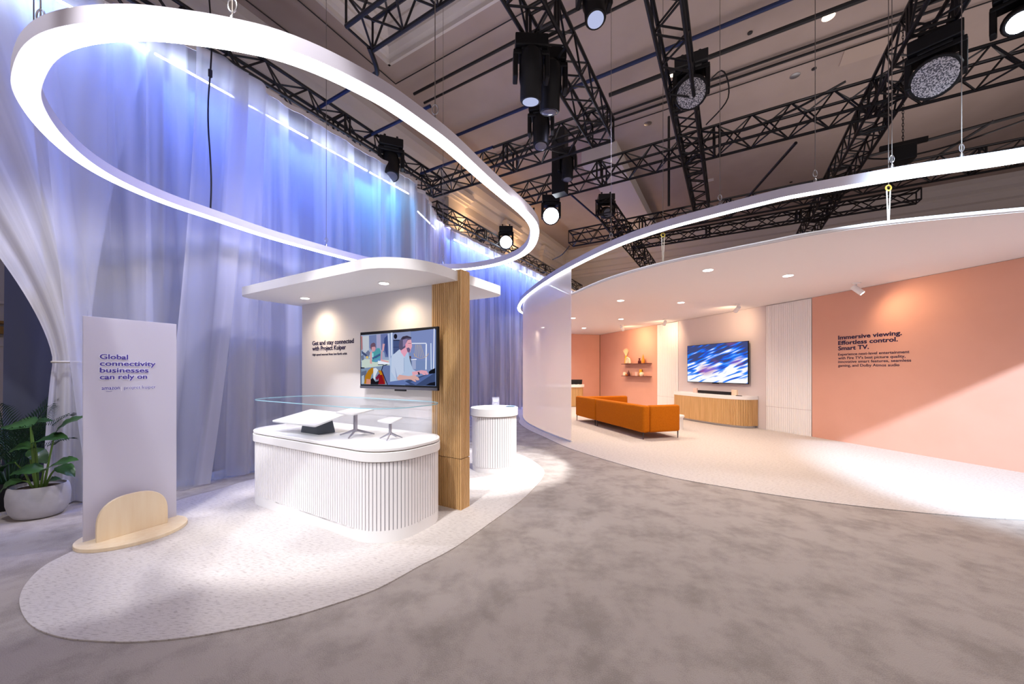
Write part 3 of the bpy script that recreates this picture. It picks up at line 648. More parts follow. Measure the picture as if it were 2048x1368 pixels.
# ------------------------------------------------------------------ round pedestal
pc = PZ(988, 950); pcy = pc+Vector((-.012, .36, 0)); PR = .362
ped = thing('round_pedestal', pcy, 'white ribbed round pedestal behind the slatted column', 'pedestal')
def circ(c, r, n=48): return [Vector((c.x+r*math.cos(2*math.pi*k/n), c.y+r*math.sin(2*math.pi*k/n), 0)) for k in range(n)]
mb = MB(); mb.prism(circ(pcy, PR-.03), 0.008, .82); build('body', mb, M['rib_back'], ped, 40)
mb = MB(); mb.prism(circ(pcy, PR-.028), 0.008, .088); build('plinth', mb, M['white'], ped, 40)
build('ribbed_cladding', slats(circ(pcy, PR-.03, 120), .09, .822, .034, .0265, .008, True), M['white'], ped, 0)
mb = MB(); mb.prism(circ(pcy, PR-.012), .822, .83); build('groove', mb, M['wood_gap'], ped, 40)
mb = MB(); mb.prism(circ(pcy, PR, 64), .83, .945); build('top', mb, M['white_gloss'], ped, 30, .004)
sp = PD(991.5, 813, 5.72); cd = thing('acrylic_sign', Vector((sp.x, sp.y, .945)), 'small clear acrylic sign holder standing on the round pedestal', 'sign')
mb = MB(); mb.obox((sp.x, sp.y, .945+.075), (1,.25,0), (-.25,1,0), (0,0,1), .055, .003, .075); build('panel', mb, M['acrylic'], cd, 0)
mb = MB(); 
for zz, w in ((.12,.045),(.10,.04),(.085,.035),(.045,.02)): mb.obox((sp.x, sp.y-.005, .945+zz), (1,.25,0), (-.25,1,0), (0,0,1), w, .001, .004)
build('printed_lines', mb, M['halo'], cd, 0)
mb = MB(); mb.obox((sp.x, sp.y, .948), (1,.25,0), (-.25,1,0), (0,0,1), .06, .03, .003); build('foot', mb, M['acrylic'], cd, 0)
dp = PD(1021, 813.5, 5.75); mb = MB(); mb.lathe((dp.x, dp.y, .9455), [(.035,0),(.07,.012),(.066,.013),(.033,.004)], 24, sx=1.2); tag(build('glass_dish', mb, mat('blue_glass_dish', (.35,.5,.85), .2), smooth=40), 'low bluish dish on the right of the round pedestal top', 'dish')

# ------------------------------------------------------------------ frosted sign with wooden foot
S0 = PZ(166, 1094); S1 = PZ(353, 1040); SD = (S1-S0).normalized(); SN = Vector((SD.y, -SD.x, 0))
sg = thing('floor_sign', (S0+S1)/2, 'tall frosted acrylic sign reading Global connectivity businesses can rely on, birch foot', 'sign')
mb = MB(); mb.seg(S0, S1, -SN, .012, .036, 1.972); build('acrylic_panel', mb, M['sign'], sg, 0, .002)
SW = (S1-S0).length
def SP(s, n, z=0): return S0+SD*s+SN*n+Vector((0,0,z))
ep = [SP(.30+.37*math.cos(t), .075+.335*math.sin(t)) for t in [2*math.pi*k/56 for k in range(56)]]
ep.reverse()
mb = MB(); mb.prism(ep, 0.008, .040); o = build('base_plate', mb, M['birch'], sg, 30, .004)
ar_pts = []
w0_, w1_, hh, rx, rz = .045, .52, .355, .2375, .24
for k in range(25):
    g_ = math.pi*k/24; c_, s_ = math.cos(g_), math.sin(g_)
    sgn = 1 if c_ >= 0 else -1
    ar_pts.append(((w0_+w1_)/2+sgn*rx*abs(c_)**.8, .04+hh-rz+rz*abs(s_)**.8))
ar_pts = [(w1_, .04)]+ar_pts+[(w0_, .04)]
mb = MB(); N_ = len(ar_pts)
mb.add([SP(s, .095, z) for s, z in ar_pts]+[SP(s, .125, z) for s, z in ar_pts], [tuple(range(N_)), tuple(range(2*N_-1, N_-1, -1))]+[(i,N_+i,N_+(i+1)%N_,(i+1)%N_) for i in range(N_)])
build('arch_front', mb, M['birch'], sg, 30, .003)
for (tx, pr_, yb) in (('Global',255.7,717.8),('connectivity',311,731.3),('businesses',296.7,745),('can rely on',293.8,758.6)):
    letters_px(tx, 199, pr_, yb, 9.6, S0, SD, SN, M['purple'], sg, .024, halo=M['halo'], off=.0005, th=.004)
letters_px('amazon', 203, 239.6, 779.8, 7.6, S0, SD, SN, M['purple'], sg, .015, halo=M['halo'], off=.0005, th=.002)
letters_px('project kuiper', 248, 311, 778.6, 6.8, S0, SD, SN, M['purple'], sg, -.004, halo=M['halo'], off=.0005, th=.002)
mb = MB(); q0 = PV(243, 782, S0, SD); q1 = PV(243, 773, S0, SD); mb.tube([q0+SN*.002, q1+SN*.002], .0012, 6); build('logo_divider', mb, M['halo'], sg)
mb = MB(); arc_ = [PV(212+2.4*k*.5, 782.2+1.1*math.sin(math.pi*k/10), S0, SD)+SN*.002 for k in range(11)]; mb.tube(arc_, .0014, 6); build('logo_smile', mb, M['purple'], sg)

# ------------------------------------------------------------------ big ring light and ribbon light
ZR = 3.4
rp = [(20.5,156),(33,110),(61,78),(102,59),(164,47),(229,44),(287,45),(368.5,55),(430,64),(497,77.5),(555,92),(643,125),(731,169),(789,202),(848,244),(899,282),(939,318),(974,351),(1011,384),(1048.6,416.6),(1066,434),(1076,449),(1079,466.3),(1073,489),(1058.5,506),(1036,518.5),(999,531),(949,539.6),(912,542),(860,541.5),(800,537.5),(729,529),(614,499),(520,473),(409.5,436),(328,409.5),(225,366.5),(143,319),(82,266),(45,221),(24.6,184)]
rw = [PZ(x, y, ZR) for x, y in rp]
rpath = crom(rw, 4, True); 
for _ in range(3): rpath = [(rpath[i-1]+rpath[i]*2+rpath[(i+1) % len(rpath)])/4 for i in range(len(rpath))]
rpath = resample(rpath, 220, True)
def offset(path, d, closed=True):
    return [p+q[1]*d for p, q in zip(path, path_normals(path, closed))]
def area2(path): return sum(path[i-1].x*path[i].y-path[i].x*path[i-1].y for i in range(len(path)))
if area2(rpath) < 0: rpath.reverse()          # ccw: +normal outward
def band(outer, inner, z0, z1, closed=True, bottom=True):
    n = len(outer); m = MB(); vs = []
    for ring_, z in ((outer,z0),(inner,z0),(outer,z1),(inner,z1)): vs += [(p.x,p.y,z) for p in ring_]
    fs = []
    for i in range(n if closed else n-1):
        j = (i+1) % n
        fs += [(i,j,2*n+j,2*n+i), (n+j,n+i,3*n+i,3*n+j), (2*n+i,2*n+j,3*n+j,3*n+i), (j,i,n+i,n+j)]
    if not closed: fs += [(0,2*n,3*n,n), (n-1,2*n-1,4*n-1,3*n-1)]
    return m.add(vs, fs)
ring = thing('ring_light', sum(rpath, Vector())/len(rpath), 'huge glowing oval ring light hanging over the display booth', 'light')
inn = offset(rpath, -.125)
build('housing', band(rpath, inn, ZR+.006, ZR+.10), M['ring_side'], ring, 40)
build('diffuser', band(offset(rpath, -.006), offset(rpath, -.119), ZR, ZR+.006), M['light'], ring, 40)
ZB = 3.65
bp = [(2300,268),(2048,317),(1820,350),(1600,388),(1540,401),(1433,428),(1316,460),(1218,496),(1140,534),(1098,558),(1065,581),(1042,601),(1034.5,618)]
bw = [PZ(x, y, ZB) for x, y in bp]+[Vector((.42,14.0,ZB)), Vector((1.2,15.4,ZB)), Vector((2.2,16.2,ZB))]
bpath = crom(bw, 8)
for _ in range(3): bpath = [bpath[0]]+[(bpath[i-1]+bpath[i]*2+bpath[i+1])/4 for i in range(1, len(bpath)-1)]+[bpath[-1]]
bpath = resample(bpath, 140)
rib = thing('ribbon_light', bpath[60], 'long curved white ribbon light sweeping over the salmon lounge edge', 'light')
nsign = 1 if (path_normals(bpath, False)[40][1].x > 0) else -1    # towards the lounge
binn = [p+q[1]*nsign*.11 for p, q in zip(bpath, path_normals(bpath, False))]
b1_ = [p+q[1]*nsign*.006 for p, q in zip(bpath, path_normals(bpath, False))]; b2_ = [p+q[1]*nsign*.104 for p, q in zip(bpath, path_normals(bpath, False))]
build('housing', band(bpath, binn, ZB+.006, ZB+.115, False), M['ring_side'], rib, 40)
build('diffuser', band(b1_, b2_, ZB, ZB+.006, False), M['light'], rib, 40)
# suspension wires
def wire(name, P, z0, z1, label, r=.004, clamp=True, m='wire', grp='suspension wires', lean=(0,0)):
    t_ = thing(name, Vector((P.x, P.y, z0)), label, 'cable', grp)
    build('line', MB().tube([(P.x,P.y,z0),(P.x+lean[0],P.y+lean[1],z1)], r, 6), M[m], t_)
    if clamp:
        k_ = MB(); k_.lathe((P.x,P.y,z0-.005), [(.008,0),(.018,.01),(.018,.05),(.006,.07)], 10)
        n0 = 14; k_.tube([Vector((P.x+.025*math.cos(2*math.pi*i/n0), P.y, z0+.12+.04*math.sin(2*math.pi*i/n0))) for i in range(n0)], .005, 6, True); build('shackle', k_, M['steel'], t_)
def near(path, x, y, z):
    return min(path, key=lambda p: abs((CX+F*p.x/p.y)-x)+abs((HY-F*(z-EYE)/p.y)-y))
c_in = offset(rpath, -.06)
for x, y, lb in ((115,215,'thin wire holding the ring light near its left tip'), (65,90,'thin wire holding the ring light at its upper left bend'), (870,260,'thin wire holding the ring light along its right arm'), (650,505,'thin wire holding the ring light behind the white canopy'), (887,540,'thin wire holding the ring light at its back right bend'), (480,85,'thin wire holding the ring light along its top arm')):
    P = near(c_in, x, y, ZR); wire('suspension_wire', P, ZR+.10, 8.9, lb)
P = near(c_in, 425, 430, ZR)
pc_ = thing('power_cable', Vector((P.x,P.y,ZR+.1)), 'black power cable dropping to the back of the ring light', 'cable')
kp = [Vector((P.x+.015*math.sin(k*1.3), P.y+.01*math.cos(k), ZR+.1+k*.34)) for k in range(11)]
build('cord', MB().tube(crom(kp, 4), .009, 8), M['black'], pc_)
build('connector', MB().lathe((kp[5].x, kp[5].y, kp[5].z-.05), [(.012,0),(.022,.01),(.022,.09),(.012,.1)], 10), M['black'], pc_)
c_rb = [p+q[1]*nsign*.055 for p, q in zip(bpath, path_normals(bpath, False))]
for x, y, lb in ((1775,355,'thin wire holding the ribbon light right of the big rig diagonal'), (1640,375,'thin wire holding the ribbon light under the crossing trusses'), (1218,490,'thin wire holding the ribbon light near the frosted partition'), (1433,425,'thin wire holding the ribbon light below the upright truss'), (1930,330,'thin wire holding the ribbon light near the right picture edge')):
    P = near(c_rb, x, y, ZB); wire('suspension_wire', P, ZB+.115, 8.9, lb)

# ------------------------------------------------------------------ lounge: soffit, walls, partition
ZS = 3.17
EW = Vector((-.3187, 1, 0)).normalized(); NW = Vector((-EW.y, EW.x, 0))      # along the wall, into the lounge
R0 = Vector((6.82, 8.41, 0))
def TW(px_, P=R0, d=EW):
    k = (px_-CX)/F; return (k*P.y-P.x)/(d.x-k*d.y)
def WP(t, n=0, z=0): return R0+EW*t+NW*n+Vector((0,0,z))
ENr = (Vector((7.50, 5.45, 0))-R0).normalized(); NNr = Vector((ENr.y, -ENr.x, 0))
if NNr.x > 0: NNr = -NNr
def NP(t, n=0, z=0): return R0+ENr*t+NNr*n+Vector((0,0,z))
se = [(2600,395),(2300,404),(2048,424),(1778,449.6),(1620,472),(1540,487.4),(1433,508),(1327.5,529.4),(1218,559.7),(1140,592),(1095,613),(1060,634)]
sp_ = crom([PZ(x, y, ZS) for x, y in se], 6)
sp_ += [Vector((.75,13.6,ZS)), Vector((1.3,15,ZS)), Vector((2,17.2,ZS))]
far_t = TW(1200); poly = list(sp_)+[WP(far_t+.1, 0), WP(0, -.0), NP(6, 0)]
soff = thing('lounge_canopy', WP(3, 2, ZS), 'wide curved white fabric canopy over the salmon lounge', 'canopy')
mb = MB(); mb.prism(poly, ZS, ZS+.045); build('fabric_panel', mb, M['soffit'], soff, 30)
mb = MB(); mb.tube([p+Vector((0,0,.03)) for p in sp_], .022, 8); build('edge_frame', mb, M['white_gloss'], soff)
# walls
TK = .12
t_slat0, t_slat1 = 0.0, TW(1532); t_tv1 = TW(1357); t_pan1 = TW(1314.5); t_sh1 = TW(1200)
mb = MB(); mb.seg(NP(0), NP(6.5), -NNr, TK, 0, ZS-.005); WR = struct('wall_right', mb, M['salmon'], smooth=0)
mb = MB(); mb.seg(WP(t_slat1), WP(t_tv1), -NW, TK, 0, ZS-.005); struct('wall_center', mb, M['beige_wall'], smooth=0)
mb = MB(); mb.seg(WP(t_pan1), WP(t_sh1), -NW, TK, 0, ZS-.005); struct('wall_far', mb, M['salmon'], smooth=0)
FB = WP(t_sh1); mb = MB(); mb.seg(FB, FB+NW*3.2, EW, TK, 0, ZS-.005); struct('wall_back', mb, M['salmon'], smooth=0)
mb = MB(); mb.obox(FB+NW*.006-EW*.006+Vector((0,0,ZS/2)), EW, NW, (0,0,1), .012, .012, ZS/2-.006); struct('trim_8', mb, M['wood_gap'], smooth=0)
def slatpanel(t0, t1, label, m, nslat):
    r = thing('slatted_panel', WP((t0+t1)/2), label, 'wall panel')
    mb = MB(); mb.seg(WP(t0+.01), WP(t1-.01), -NW, TK*.8, 0, ZS-.01); build('backing', mb, M['beige_wall'], r, 0)
    for z0, z1 in ((.0,.60),(.61,ZS-.02)):
        build('ribbed_cladding', slats([WP(t0+.01), WP(t1-.01)], z0, z1, (t1-t0-.02)/nslat, (t1-t0-.02)/nslat*.86, .010, False, -1 if path_normals([WP(t0),WP(t1)], False)[0][1].dot(NW) < 0 else 1), m, r, 0)
slatpanel(t_slat0, t_slat1, 'white ribbed wall panel between the salmon wall and the television wall', M['white'], 24)
slatpanel(t_tv1, t_pan1, 'white wall panel between the television wall and the shelf wall', M['white'], 16)
# wall lettering
Pn = NP(0); 
for tx, pr_, yb, cp, bd in (('Immersive viewing.',1804,679.4,7.6,.024),('Effortless control.',1796,690,7.6,.024),('Smart TV.',1738,700.6,7.6,.024),
        ('Experience next-level entertainment',1819,711.4,4.9,.006),("with Fire TV's best picture quality,",1811,718.8,4.9,.006),('innovative smart features, seamless',1822.5,726,4.9,.006),('gaming, and Dolby Atmos audio',1799,733.6,4.9,.006)):
    letters_px(tx, 1676.5, pr_, yb, cp, Pn, ENr, NNr, M['navy'], WR, bd, .0012, .003)
# floor along the salmon wall is lit by the wall_beam spot
# right television
q0 = TW(1374.5, R0+NW*.10); q1 = TW(1496.5, R0+NW*.10)
zT = EYE+(HY-691.5)/F*WP(q0,.1).y; zT2 = EYE+(HY-682)/F*WP(q1,.1).y; zB = EYE-(764.5-HY)/F*WP(q0,.1).y; zB2 = EYE-(768-HY)/F*WP(q1,.1).y
zT = (zT+zT2)/2; zB = (zB+zB2)/2
tv2 = thing('television', WP((q0+q1)/2, .07, zB), 'large wall mounted television showing blue and white streaks', 'television')
mb = MB(); mb.seg(WP(q1,.065), WP(q0,.065), NW, .035, zB, zT); build('casing', mb, M['black_plastic'], tv2, 0, .004)
mb = MB(); mb.seg(WP(q1+.3,.003), WP(q0-.3,.003), NW, .062, zB+.25, zT-.3); build('wall_bracket', mb, M['black_plastic'], tv2, 0)
mb = MB(); mb.seg(WP((q0+q1)/2+.1,.06), WP((q0+q1)/2-.1,.06), NW, .04, zB-.02, zB); build('receiver', mb, M['black_plastic'], tv2, 0)
def streaks():
    m = bpy.data.materials.new('streak_screen'); m.use_nodes = True; N = m.node_tree.nodes; K = m.node_tree.links; N.clear()
    uv = N.new('ShaderNodeTexCoord')
    def nz(rot, sc, s, det=2, loc=(0,0,0)):
        mp0 = N.new('ShaderNodeMapping'); mp0.inputs['Rotation'].default_value = (0,0,rot); mp0.inputs['Location'].default_value = loc; K.new(uv.outputs['UV'], mp0.inputs[0])
        mp = N.new('ShaderNodeMapping'); mp.inputs['Scale'].default_value = sc; K.new(mp0.outputs[0], mp.inputs[0])
        n = N.new('ShaderNodeTexNoise'); n.inputs['Scale'].default_value = s; n.inputs['Detail'].default_value = det; K.new(mp.outputs[0], n.inputs['Vector']); return n
    a = nz(-.55, (1,4.5,1), 3.2, 1.2); b = nz(0, (1,1,1), 2.5, 1, (3,1,0)); sx = N.new('ShaderNodeSeparateXYZ'); K.new(uv.outputs['UV'], sx.inputs[0])
    # more white towards the bottom right
    k = N.new('ShaderNodeMath'); k.operation = 'MULTIPLY_ADD'; k.inputs[1].default_value = -.32; k.inputs[2].default_value = .135; K.new(sx.outputs[1], k.inputs[0])
    s = N.new('ShaderNodeMath'); s.operation = 'ADD'; K.new(a.outputs[0], s.inputs[0]); K.new(k.outputs[0], s.inputs[1])
    cr = N.new('ShaderNodeValToRGB'); e = cr.color_ramp.elements; e[0].position = .36; e[0].color = (.055,.07,.20,1); e[1].position = .56; e[1].color = (.95,.97,1,1)
    x = cr.color_ramp.elements.new(.42); x.color = (.02,.10,.75,1); x = cr.color_ramp.elements.new(.48); x.color = (.03,.28,.95,1); x = cr.color_ramp.elements.new(.53); x.color = (.35,.45,.95,1)
    K.new(s.outputs[0], cr.inputs[0])
    mx = N.new('ShaderNodeMix'); mx.data_type = 'RGBA'; mx.blend_type = 'MIX'; mr = N.new('ShaderNodeMapRange'); mr.inputs['From Min'].default_value = .58; mr.inputs['From Max'].default_value = .75; mr.inputs['To Max'].default_value = .6
    K.new(b.outputs[0], mr.inputs['Value']); K.new(mr.outputs[0], mx.inputs[0]); K.new(cr.outputs[0], mx.inputs[6]); mx.inputs[7].default_value = (.45,.10,.35,1)
    em = N.new('ShaderNodeEmission'); em.inputs[1].default_value = 1.05; K.new(mx.outputs[2], em.inputs[0]); o = N.new('ShaderNodeOutputMaterial'); K.new(em.outputs[0], o.inputs[0]); return m
mb = MB(); c0, c1_, c2_, c3_ = WP(q1+.0,.1006,zB+.02), WP(q0,.1006,zB+.02), WP(q0,.1006,zT-.012), WP(q1,.1006,zT-.012)
ins = EW*.014*(1 if q0 > q1 else -1)
lft, rgt = (WP(q0,.1006), WP(q1,.1006)); dirn = (rgt-lft).normalized()
mb.add([lft+dirn*.014+Vector((0,0,zB+.02)), rgt-dirn*.014+Vector((0,0,zB+.02)), rgt-dirn*.014+Vector((0,0,zT-.012)), lft+dirn*.014+Vector((0,0,zT-.012))], [(0,1,2,3)])
build('screen_picture', mb, streaks(), tv2, 0, uv=[(0,0),(1,0),(1,1),(0,1)])
# credenza
cz0, cz1 = TW(1359, R0+NW*.1), TW(1502.5, R0+NW*.25)
zc = .84
tc_ = (cz0+cz1)/2; hl = abs(cz0-cz1)/2
def cren(inset=0, z=0):
    pts = []
    for k in range(33):
        g_ = math.pi*k/32; c_ = math.cos(g_); s_ = math.sin(g_)
        pts.append(WP(tc_+(1 if c_ >= 0 else -1)*(hl-inset)*abs(c_)**.75, .16+(.48-inset)*s_**.75))
    pts = [WP(tc_+hl-inset, .005)]+pts+[WP(tc_-hl+inset, .005)]
    return pts
crd = thing('media_cabinet', WP(tc_, .3), 'curved oak ribbed cabinet with white top under the right television', 'cabinet')
def ccw(p): return p if area2(p) > 0 else p[::-1]
mb = MB(); mb.prism(ccw(cren(.09)), 0.008, .07); build('plinth', mb, M['white'], crd, 40)
mb = MB(); mb.prism(ccw(cren(.03)), .07, zc-.10); build('body', mb, M['wood_gap'], crd, 40)
build('ribbed_cladding', slats(ccw(cren(.03)), .07, zc-.09, .036, .029, .02), M['wood'], crd, 0)
mb = MB(); mb.prism(ccw(cren(0)), zc-.09, zc); build('top', mb, M['white'], crd, 40, .004)
def wbox(name, tl, n, w, d, z0, z1, m, label, cat, grp=None, tilt=0):
    c = WP(tl, n); b = MB(); b.obox(c+Vector((0,0,(z0+z1)/2)), EW, NW, (0,0,1), w/2, d/2, (z1-z0)/2); return tag(build(name, b, m, None, 0, .004), label, cat, grp)
s0, s1 = TW(1397.5, R0+NW*.3), TW(1463, R0+NW*.3)
sb = thing('soundbar', WP((s0+s1)/2, .3, zc), 'long black soundbar on the oak ribbed cabinet', 'soundbar')
mb = MB(); mb.obox(WP((s0+s1)/2, .3, zc+.045), EW, NW, (0,0,1), abs(s0-s1)/2, .045, .042); build('bar', mb, M['black_plastic'], sb, 0, .01)
mb = MB()
for q in (-.4, .4): mb.obox(WP((s0+s1)/2+q, .3, zc+.002), EW, NW, (0,0,1), .04, .03, .002)
build('feet', mb, M['black_plastic'], sb, 0)
M['pink_box'] = mat('pale_pink_card', (.80,.60,.52), .6); 
t_ = TW(1391, R0+NW*.3); wbox('product_card', t_, .3, .15, .05, zc+.001, zc+.14, M['pink_box'], 'small pale pink card left of the soundbar', 'card')
t_ = TW(1471, R0+NW*.25); wbox('product_card', t_, .28, .17, .05, zc+.001, zc+.15, M['cream'], 'small cream card right of the soundbar', 'card')
t_ = TW(1476, R0+NW*.45); wbox('remote_control', t_, .42, .16, .04, zc+.001, zc+.018, M['black_plastic'], 'small black remote control on the cabinet top', 'remote control')
# shelves
sh0, sh1 = TW(1246.5, R0+NW*.12), TW(1298.5, R0+NW*.12)
def shz(py): return EYE+(HY-py)/F*WP((sh0+sh1)/2, .12).y
for py, lb in ((727,'upper thin dark wall shelf on the salmon wall'), (752,'lower thin dark wall shelf on the salmon wall')):
    z = shz(py); mb = MB(); mb.obox(WP((sh0+sh1)/2, .11, z-.01), EW, NW, (0,0,1), abs(sh1-sh0)/2, .108, .01); tag(build('wall_shelf', mb, mat('shelf_dark', (.12,.04,.04), .5), None, 0, .002), lb, 'shelf', 'wall shelves')
ZU, ZL = shz(727), shz(752)
def at_sh(px_, z): return WP(TW(px_, R0+NW*.12), .12, z)
# vase with pampas
P = at_sh(1252, ZU); v = thing('vase', P, 'ochre vase with dry pampas stems at the left of the upper shelf', 'vase')
build('body', MB().lathe(P, [(.045,0),(.06,.02),(.055,.2),(.035,.28),(.04,.33)], 20), M['ochre'], v)
mb = MB()
for k in range(11):
    a_ = -.5+k*.1; tip = P+Vector((math.sin(a_)*.25, .03*math.cos(k*2.), .35+.28*math.cos(a_*1.5))); mb.tube([P+Vector((0,0,.3)), (P+Vector((0,0,.34))).lerp(tip,.5), tip], [.006,.018,.004], 6)
build('pampas_stems', mb, M['pampas'], v)
P = at_sh(1258, ZU); sc_ = thing('arch_sculpture', P+NW*.04, 'pale knotted arch sculpture beside the ochre vase', 'sculpture')
def arch(c, w, h, r): return MB().tube([c+EW*(w*math.cos(math.pi*k/12))+Vector((0,0,.015+h*math.sin(math.pi*k/12))) for k in range(13)], r, 10)
build('outer_arch', arch(P+NW*.04+EW*.05, .10, .24, .026), M['cream'], sc_); build('second_arch', arch(P+NW*.06-EW*.06, .10, .20, .026), M['cream'], sc_)
def turned(name, px_, z, prof, m, label, cat, n=.12):
    P = WP(TW(px_, R0+NW*n), n, z); return tag(build(name, MB().lathe(P, prof, 20), m, None), label, cat, 'ornaments on the wall shelves')
turned('bottle', 1278.8, ZU, [(.05,0),(.06,.02),(.055,.10),(.02,.13),(.035,.16),(.035,.19),(.01,.2)], M['dark_red'], 'short brown stoppered bottle on the upper shelf', 'bottle')
turned('bottle', 1286.3, ZU, [(.06,0),(.065,.02),(.06,.14),(.035,.18),(.025,.25),(.012,.31),(.004,.34)], M['amber'], 'tall pointed amber bottle on the upper shelf', 'bottle')
turned('candle_jar', 1249.5, ZL, [(.06,0),(.075,.02),(.075,.1),(.06,.14),(.03,.15)], M['cream'], 'round cream jar at the left of the lower shelf', 'jar')
turned('bowl', 1253.2, ZL, [(.03,0),(.05,.02),(.055,.06),(.05,.065),(.03,.02)], M['orange_dark'], 'tiny rust red bowl at the left of the lower shelf', 'bowl', .2)
turned('bottle', 1257, ZL, [(.06,0),(.07,.03),(.05,.12),(.02,.18),(.012,.22),(.004,.23)], M['dark_red'], 'dark maroon tapered bottle on the lower shelf', 'bottle')
turned('cup', 1273.5, ZL, [(.05,0),(.06,.01),(.065,.16),(.06,.16),(.055,.02)], mat('pale_cup', (.75,.5,.45), .4), 'pale pink cup in the middle of the lower shelf', 'cup')
turned('round_pot', 1283.5, ZL, [(.05,0),(.085,.05),(.085,.1),(.05,.15),(.04,.15)], M['cream'], 'round cream pot at the right of the lower shelf', 'pot', .17)
wbox('book', TW(1281, R0+NW*.06), .05, .13, .04, ZL, ZL+.26, M['ochre'], 'upright orange book behind the cream pot', 'book')
# far counter with devices
ctr0 = PD(1140, 772, 15.7); 
fc = thing('far_counter', Vector((2.3, 15.75, 0)), 'round ended oak counter with white top at the back left of the lounge', 'counter')
def stad(x0, x1, y, r, n=12):
    pts = [Vector((x1-r+r*math.cos(g), y+r*math.sin(g), 0)) for g in [(-90+180*k/n)*math.pi/180 for k in range(n+1)]]
    return pts+[Vector((x0+r+r*math.cos(g), y+r*math.sin(g), 0)) for g in [(90+180*k/n)*math.pi/180 for k in range(n+1)]]
mb = MB(); mb.prism(stad(1.35, 3.0, 15.75, .32), .02, .82); build('body', mb, M['wood_gap'], fc, 40)
build('ribbed_cladding', slats(stad(1.35,3.0,15.75,.32), .02, .82, .05, .04, .02, True), M['wood'], fc, 0)
mb = MB(); mb.prism(stad(1.28, 3.07, 15.75, .38), .82, .93); build('top', mb, M['white'], fc, 40, .004)
for x, w, lb in ((2.55,.22,'black tablet display on the far counter, leftmost'), (2.72,.2,'black tablet display on the far counter, middle'), (2.9,.16,'black tablet display on the far counter, at its right end')):
    t_ = thing('tablet', Vector((x, 15.72, .93)), lb, 'tablet', 'tablets on the far counter')
    mb = MB(); mb.obox((x,15.72,.93+.11), (1,0,0), (0,1,.35), (0,-.35,1), w/2, .008, .10); build('screen', mb, M['black_plastic'], t_, 0, .003)
    mb = MB(); mb.obox((x,15.76,.94), (1,0,0), (0,1,0), (0,0,1), w/3, .05, .0099); build('stand', mb, M['black_plastic'], t_, 0)
# sofa
F0 = PZ(1286.5, 880); F1 = PZ(1355, 875); SE = (PZ(1154,841)-F0).normalized(); SX = Vector((SE.y, -SE.x, 0))
if SX.x < 0: SX = -SX
Ls = (PZ(1154,841)-F0).length
sofa = thing('sofa', F0+SE*Ls/2+SX*.45, 'long orange two piece sofa seen from behind on thin dark legs', 'sofa')
def sb_(x0, x1, s0, s1, z0, z1, bev=.045):
    c = F0+SX*((x0+x1)/2)+SE*((s0+s1)/2)+Vector((0,0,(z0+z1)/2)); mb = MB(); mb.obox(c, SX, SE, (0,0,1), (x1-x0)/2, (s1-s0)/2, (z1-z0)/2); return mb
Wd = .93; cut = (PZ(1189.5,852.5)-F0).length
def sp2(nm, mb, bev=.05):
    o = build(nm, mb, M['sofa'], sofa, 0, bev); o.modifiers['bevel'].segments = 5
    for p in o.data.polygons: p.use_smooth = True
    return o
ZA, ZBm = .745, .155
sp2('backrest', sb_(-.03, .15, -.04, cut-.012, ZBm, ZA)); sp2('backrest', sb_(-.03, .15, cut+.012, Ls+.05, ZBm, ZA))
sp2('armrest', sb_(.151, Wd, -.04, .13, ZBm, ZA)); sp2('armrest', sb_(.151, Wd+.75, Ls-.12, Ls+.05, ZBm, ZA-.02))
sp2('seat_base', sb_(.151, Wd, .131, cut-.012, ZBm, .32), .03); sp2('seat_base', sb_(.151, Wd+.75, cut+.012, Ls-.121, ZBm, .32), .03)
for s0_, s1_ in ((.135,cut/2-.005),(cut/2+.005,cut-.012)): sp2('seat_cushion', sb_(.155, Wd, s0_, s1_, .321, .43), .04)
sp2('seat_cushion', sb_(.155, Wd+.75, cut+.012, Ls-.125, .321, .43), .04)
for x_, s_ in ((0,.0),(Wd-.04,.0),(0,cut-.06),(Wd-.04,cut-.06),(0,cut+.07),(0,Ls),(Wd+.68,cut+.07),(Wd+.68,Ls)):
    p = F0+SX*x_+SE*s_; build('leg', MB().tube([p+Vector((0,0,.008)), p+Vector((0,0,ZBm+.01))], [.009,.016], 8), M['sofa_leg'], sofa)
# white round table behind sofa
P = PZ(1352, 858); P = Vector((P.x, P.y, 0)); tb = thing('coffee_table', P, 'low white round table peeking out right of the orange sofa', 'table')
build('base', MB().lathe((P.x,P.y,.008), [(.17,0),(.17,.30)], 32), M['white'], tb); build('tabletop', MB().lathe((P.x,P.y,.308), [(.19,0),(.20,.015),(.20,.045),(.19,.06)], 32), M['white_gloss'], tb)
